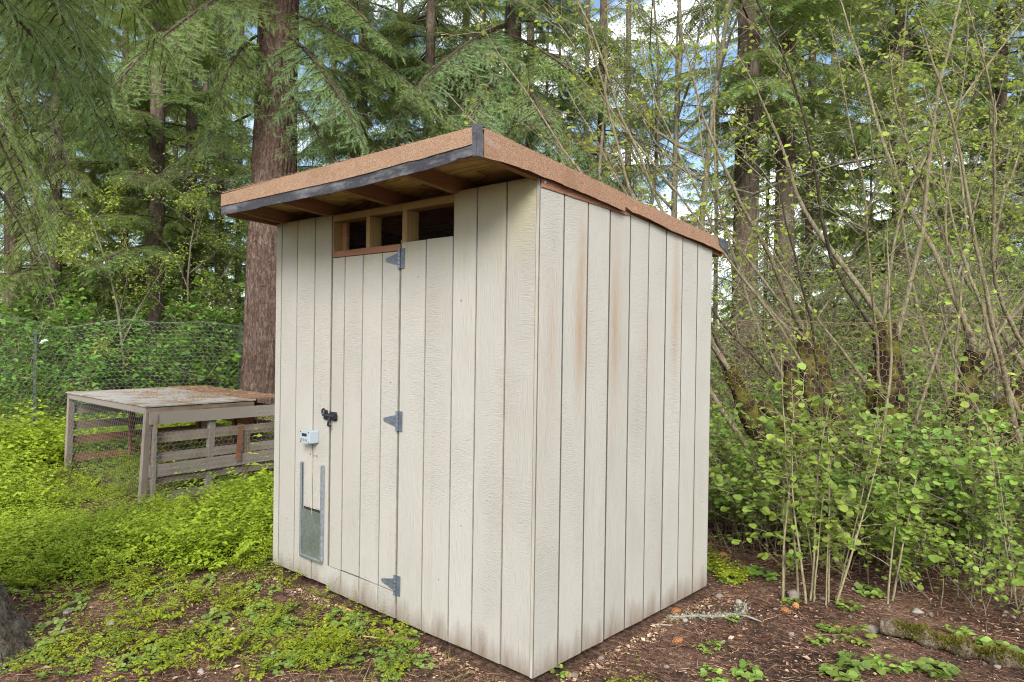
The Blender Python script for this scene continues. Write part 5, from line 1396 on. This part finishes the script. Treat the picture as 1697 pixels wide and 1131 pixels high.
def on_ground(u, v):
    d = 4.0
    for _ in range(10):
        p = dep(u, v, d); d *= (CAM[2] - float(ground_z(p[0], p[1]))) / (CAM[2] - p[2])
    p = dep(u, v, d); return np.array([p[0], p[1], float(ground_z(p[0], p[1]))])
SV = [stone_mesh(s, None, 2) for s in (21, 22, 23)]
STONEM = simple('grey_stone', (0.15, 0.125, 0.105), 0.85, 0, 0.3, 25, 0.4)
STONEW = simple('white_stone', (0.23, 0.205, 0.175), 0.8, 0, 0.2, 25, 0.3)
for k, (u, v, s, w, lb) in enumerate(((1443, 1046, .042, 0, 'rounded grey stone beside the left end of the mossy log'), (1316, 990, .050, 0, 'flat pale stone between the saplings'), (1225, 1000, .024, 1, 'small white stone near the lichen branch tip'), (1520, 1017, .034, 1, 'pale stone on the soil above the mossy log'),
                                     (113, 1016, .030, 1, 'pale stone among the weeds near the left corner tree'), (183, 1035, .026, 1, 'pale stone right of the left corner weeds'), (362, 1076, .024, 1, 'white pebble on bare soil below the weeds'), (333, 1115, .020, 1, 'white pebble at the bottom edge left of the grass'), (320, 1064, .022, 0, 'grey pebble in the weed gap at lower left'),
                                     (1135, 1030, .020, 1, 'white pebble under the lichen branch'), (1192, 990, .026, 0, 'grey stone at the rear corner of the shed'), (996, 1093, .018, 0, 'grey pebble by the foot of the side wall'))):
    o = MB().add(*SV[k % 3]).build('stone', STONEW if w else STONEM, None, True, tuple(on_ground(u, v) + np.array([0, 0, s * .3])), (0, 0, k * 1.3), s)
    tag(o, lb, 'stone')

# fir cones
CONE = simple('cone_scales', (0.36, 0.17, 0.07), 0.9, 0, 0.4, 60, 0.6)
def cone_mesh():
    mb = MB()
    for i in range(9):
        z = i / 8; rr = .30 * math.sin(math.pi * (.12 + .80 * z)) + .05
        for j in range(7):
            a = 6.283 * (j + .5 * (i % 2)) / 7
            c = np.array([z, 0, 0]); o = np.array([0, math.cos(a), math.sin(a)]); s = np.array([0, -math.sin(a), math.cos(a)])
            mb.add([c, c + o * rr + s * .13 + np.array([.06, 0, 0]), c + o * rr * 1.15 + np.array([.16, 0, 0]), c + o * rr - s * .13 + np.array([.06, 0, 0])], [(0, 1, 2), (0, 2, 3)])
    t2 = np.linspace(0, 1, 8); mb.tube(np.stack([t2, 0 * t2, 0 * t2], 1), .26 * np.sin(np.pi * (.12 + .8 * t2)), 8)
    return mb.mesh('fir_cone', CONE)
CM = cone_mesh()
for k, (u, v, lb) in enumerate(((1294, 1013, 'orange brown cone below the forked sapling'), (1320, 1010, 'brown cone right of the forked sapling'), (1131, 1064, 'rusty cone on bare soil near the lichen branch'), (1193, 920, 'orange cone by the wire behind the shed corner'), (1390, 1049, 'brown cone left of the grey stone'), (1128, 1015, 'cone just above the lichen branch'))):
    p = on_ground(u, v)
    o = link('fir_cone', CM, None, (p[0], p[1], p[2] + .014), (0, .1, k * 2.1), .055)
    tag(o, lb, 'cone')

# single weeds on the right
WD = [MB().add(*frond_clump(500 + k, 8, .09, 3, .05, .7, ROUND_V if k % 2 else LEAF_V, ROUND_F if k % 2 else LEAF_F)).mesh('weed', LEAF_WEED2 if k % 2 else LEAF_LIME) for k in range(4)]
for k, (u, v, s, lb) in enumerate(((1175, 1078, .75, 'small weed alone on the bare soil right of the shed'), (1262, 955, 1.2, 'weed clump left of the forked sapling'), (1405, 1010, .9, 'weed at the foot of the straight saplings'), (1375, 1045, .8, 'bright weed below the straight saplings'), (1418, 1062, 1.1, 'upright weed left of the grey stone'),
                                (1425, 1105, 1.2, 'largest bright weed clump near the bottom right'), (1480, 1110, 1.0, 'weed clump below the mossy log'), (1395, 1120, 1.1, 'weed clump at the bottom edge left of the largest'), (1610, 1075, 1.2, 'pale leaved weed growing over the mossy log'), (1660, 1080, 1.1, 'pale leaved weed at the right end of the log'), (1585, 1050, .7, 'small weed above the middle of the log'),
                                (1240, 1120, .9, 'weed at the bottom edge right of the shed'), (1180, 1128, .8, 'weed at the bottom edge nearest the shed corner'), (1550, 1115, 1.2, 'weed in front of the log at the bottom edge'), (1355, 1068, .7, 'small feathery weed on bare soil'), (1440, 985, 1.0, 'weed under the leafy sapling'), (925, 1118, .6, 'tiny weed at the near corner of the shed'),
                                (1310, 1000, .7, 'weed between the cones'), (1215, 1030, .5, 'weed by the lichen branch tip'), (420, 800, 2.2, 'tall pale weed before the pen beside the shed'), (395, 760, 2.4, 'tall pale weed against the pen slats'), (445, 790, 2.6, 'leafy weed tight against the left shed corner'), (675, 1066, .9, 'weed tuft close to the foot of the shed front'))):
    p = on_ground(u, v) if u > 460 else on_ground(u, v + 45)
    o = link('weed', WD[k % 4], None, tuple(p), (0, 0, k * 1.7), s)
    tag(o, lb, 'weed', 'single weeds')

# mossy log
LOGM = bark_mat('log_bark', (0.035, 0.025, 0.016), (0.10, 0.075, 0.05), (0.20, 0.155, 0.11), (0.19, 0.17, 0.12), .55, 2.0, .4, .02)
a0, a1 = on_ground(1462, 1052), on_ground(1760, 1128)
tt = np.linspace(0, 1, 26)[:, None]
rg = np.random.default_rng(5)
lpts = a0 * (1 - tt) + a1 * tt + np.array([0, 0, .055]) + np.cumsum(rg.normal(0, .004, (26, 3)), 0)
lrad = .043 + .010 * np.sin(np.arange(26) * 1.1) + rg.normal(0, .004, 26); lrad[0] = .045
lg = empty('log', tuple(a0)); tag(lg, 'short rotting log with yellow green moss at the lower right', 'log')
mb = MB().tube(lpts - a0, lrad, 16); mb.build('trunk', LOGM, lg, True)
n = 5200; k = rg.integers(1, 26, n); f = rg.random((n, 1)); base = lpts[k] * f + lpts[k - 1] * (1 - f) - a0
an = rg.normal(math.pi / 2, .75, n); T_ = unit(lpts[-1] - lpts[0]); s1 = unit(np.cross(T_, [0, 0, 1.0])); s2 = np.cross(s1, T_)
nr = np.cos(an)[:, None] * s1 + np.sin(an)[:, None] * s2
kp_ = (fbm(base[:, 0] * 4, base[:, 1] * 4 + nr[:, 2], 2.0) > -.55) & (k > 2)
mo = MB().scatter(DIA_V, DIA_F, (base + nr * lrad[k][:, None] * .98)[kp_], (nr + rg.normal(0, .6, (n, 3)))[kp_], rg.normal(0, 1, (n, 3))[kp_], rg.uniform(.010, .024, kp_.sum()))
tag(mo.build('moss', MOSSLEAF, lg), kind='stuff')

# a short mossy broken pole leaning behind the shed corner, seen through the shrubs
p0_, p1_ = dep(1335, 740, 6.0), dep(1262, 668, 5.9)
pl = empty('broken_pole', tuple(p0_)); tag(pl, 'broken brown pole leaning among the shrubs right of the shed', 'pole')
t4 = np.linspace(0, 1, 8)[:, None]
foot = np.array([p0_[0] + .25, p0_[1] + .12, -.1])
pp = np.concatenate([[foot], p0_ * (1 - t4) + p1_ * t4]) - p0_
MB().tube(pp, [.055] + [.052, .05, .052, .048, .05, .046, .047, .044], 10).build('trunk', MOSSY, pl, True)

# lichen covered branch on the soil
b0, b1 = on_ground(1108, 1026), on_ground(1222, 1020)
lb_ = empty('fallen_branch', tuple(b0)); tag(lb_, 'pale lichen covered branch lying on the soil by the shed', 'branch')
tt = np.linspace(0, 1, 14)[:, None]
bpts = (b0 * (1 - tt) + b1 * tt) - b0 + np.array([0, 0, .012]) + np.cumsum(rg.normal(0, .003, (14, 3)), 0) * np.array([1, 1, .5])
PALE = simple('pale_wood', (0.22, 0.195, 0.155), 0.9, 0, 0.35, 50, 0.5)
st = MB().tube(bpts, np.linspace(.007, .011, 14), 7)
e_ = bpts[-1]; rgt = np.array([CR[0], CR[1], 0])
st.tube([e_, e_ + rgt * .02 + np.array([0, 0, .05]), e_ + rgt * .03 + np.array([0, 0, .07])], [.010, .008, .004], 6)
st.tube([e_, e_ + rgt * .05 - np.array([CF[0], CF[1], 0]) * .06, e_ + rgt * .09 - np.array([CF[0], CF[1], 0]) * .10 + np.array([0, 0, -.005])], [.009, .006, .003], 6)
st.tube([bpts[5], bpts[5] - np.array([CF[0], CF[1], 0]) * .09 + rgt * .03], [.006, .002], 5)
st.build('stem', PALE, lb_, True)
n = 700; k = rg.integers(0, 14, n); q = bpts[k] + rg.normal(0, .010, (n, 3)); q[:, 2] = np.abs(q[:, 2])
q[:200] = e_ + rg.normal(0, .022, (200, 3)) + np.array([0, 0, .03])
mo = MB().scatter(DIA_V, DIA_F, q, rg.normal(0, 1, (n, 3)), rg.normal(0, 1, (n, 3)), rg.uniform(.008, .020, n))
tag(mo.build('lichen', leaf_mat('grey_lichen', (0.16, 0.165, 0.115), (0.25, 0.255, 0.19), (0.36, 0.365, 0.29), .2, .9, 4), lb_), kind='stuff')
q0, q1 = on_ground(1080, 1038), on_ground(1112, 1039)
tag(MB().tube([q0 + [0, 0, .008], (q0 + q1) / 2 + [0, 0, .011], q1 + [0, 0, .008]], [.004, .005, .004], 6).build('stick', PALE), 'short pale stick lying left of the lichen branch', 'stick')
q0, q1 = on_ground(562, 1008), on_ground(585, 1016)
tag(MB().tube([q0 + [0, 0, .008], (q0 + q1) / 2 + [0, 0, .011], q1 + [0, 0, .008]], [.006, .007, .004], 6).build('stick', simple('rusty_stick', (0.45, 0.22, 0.09), .9)), 'orange brown stick on the soil before the door', 'stick')
q0, q1 = on_ground(602, 1058), on_ground(680, 1068)
tag(MB().tube([q0 + [0, 0, .012], (q0 + q1) / 2 + [0, 0, .014], q1 + [0, 0, .010]], [.003, .0035, .002], 6).build('straw_stalk', simple('straw', (0.55, 0.43, 0.22), .9)), 'long dry straw stalk lying before the shed front', 'stalk')
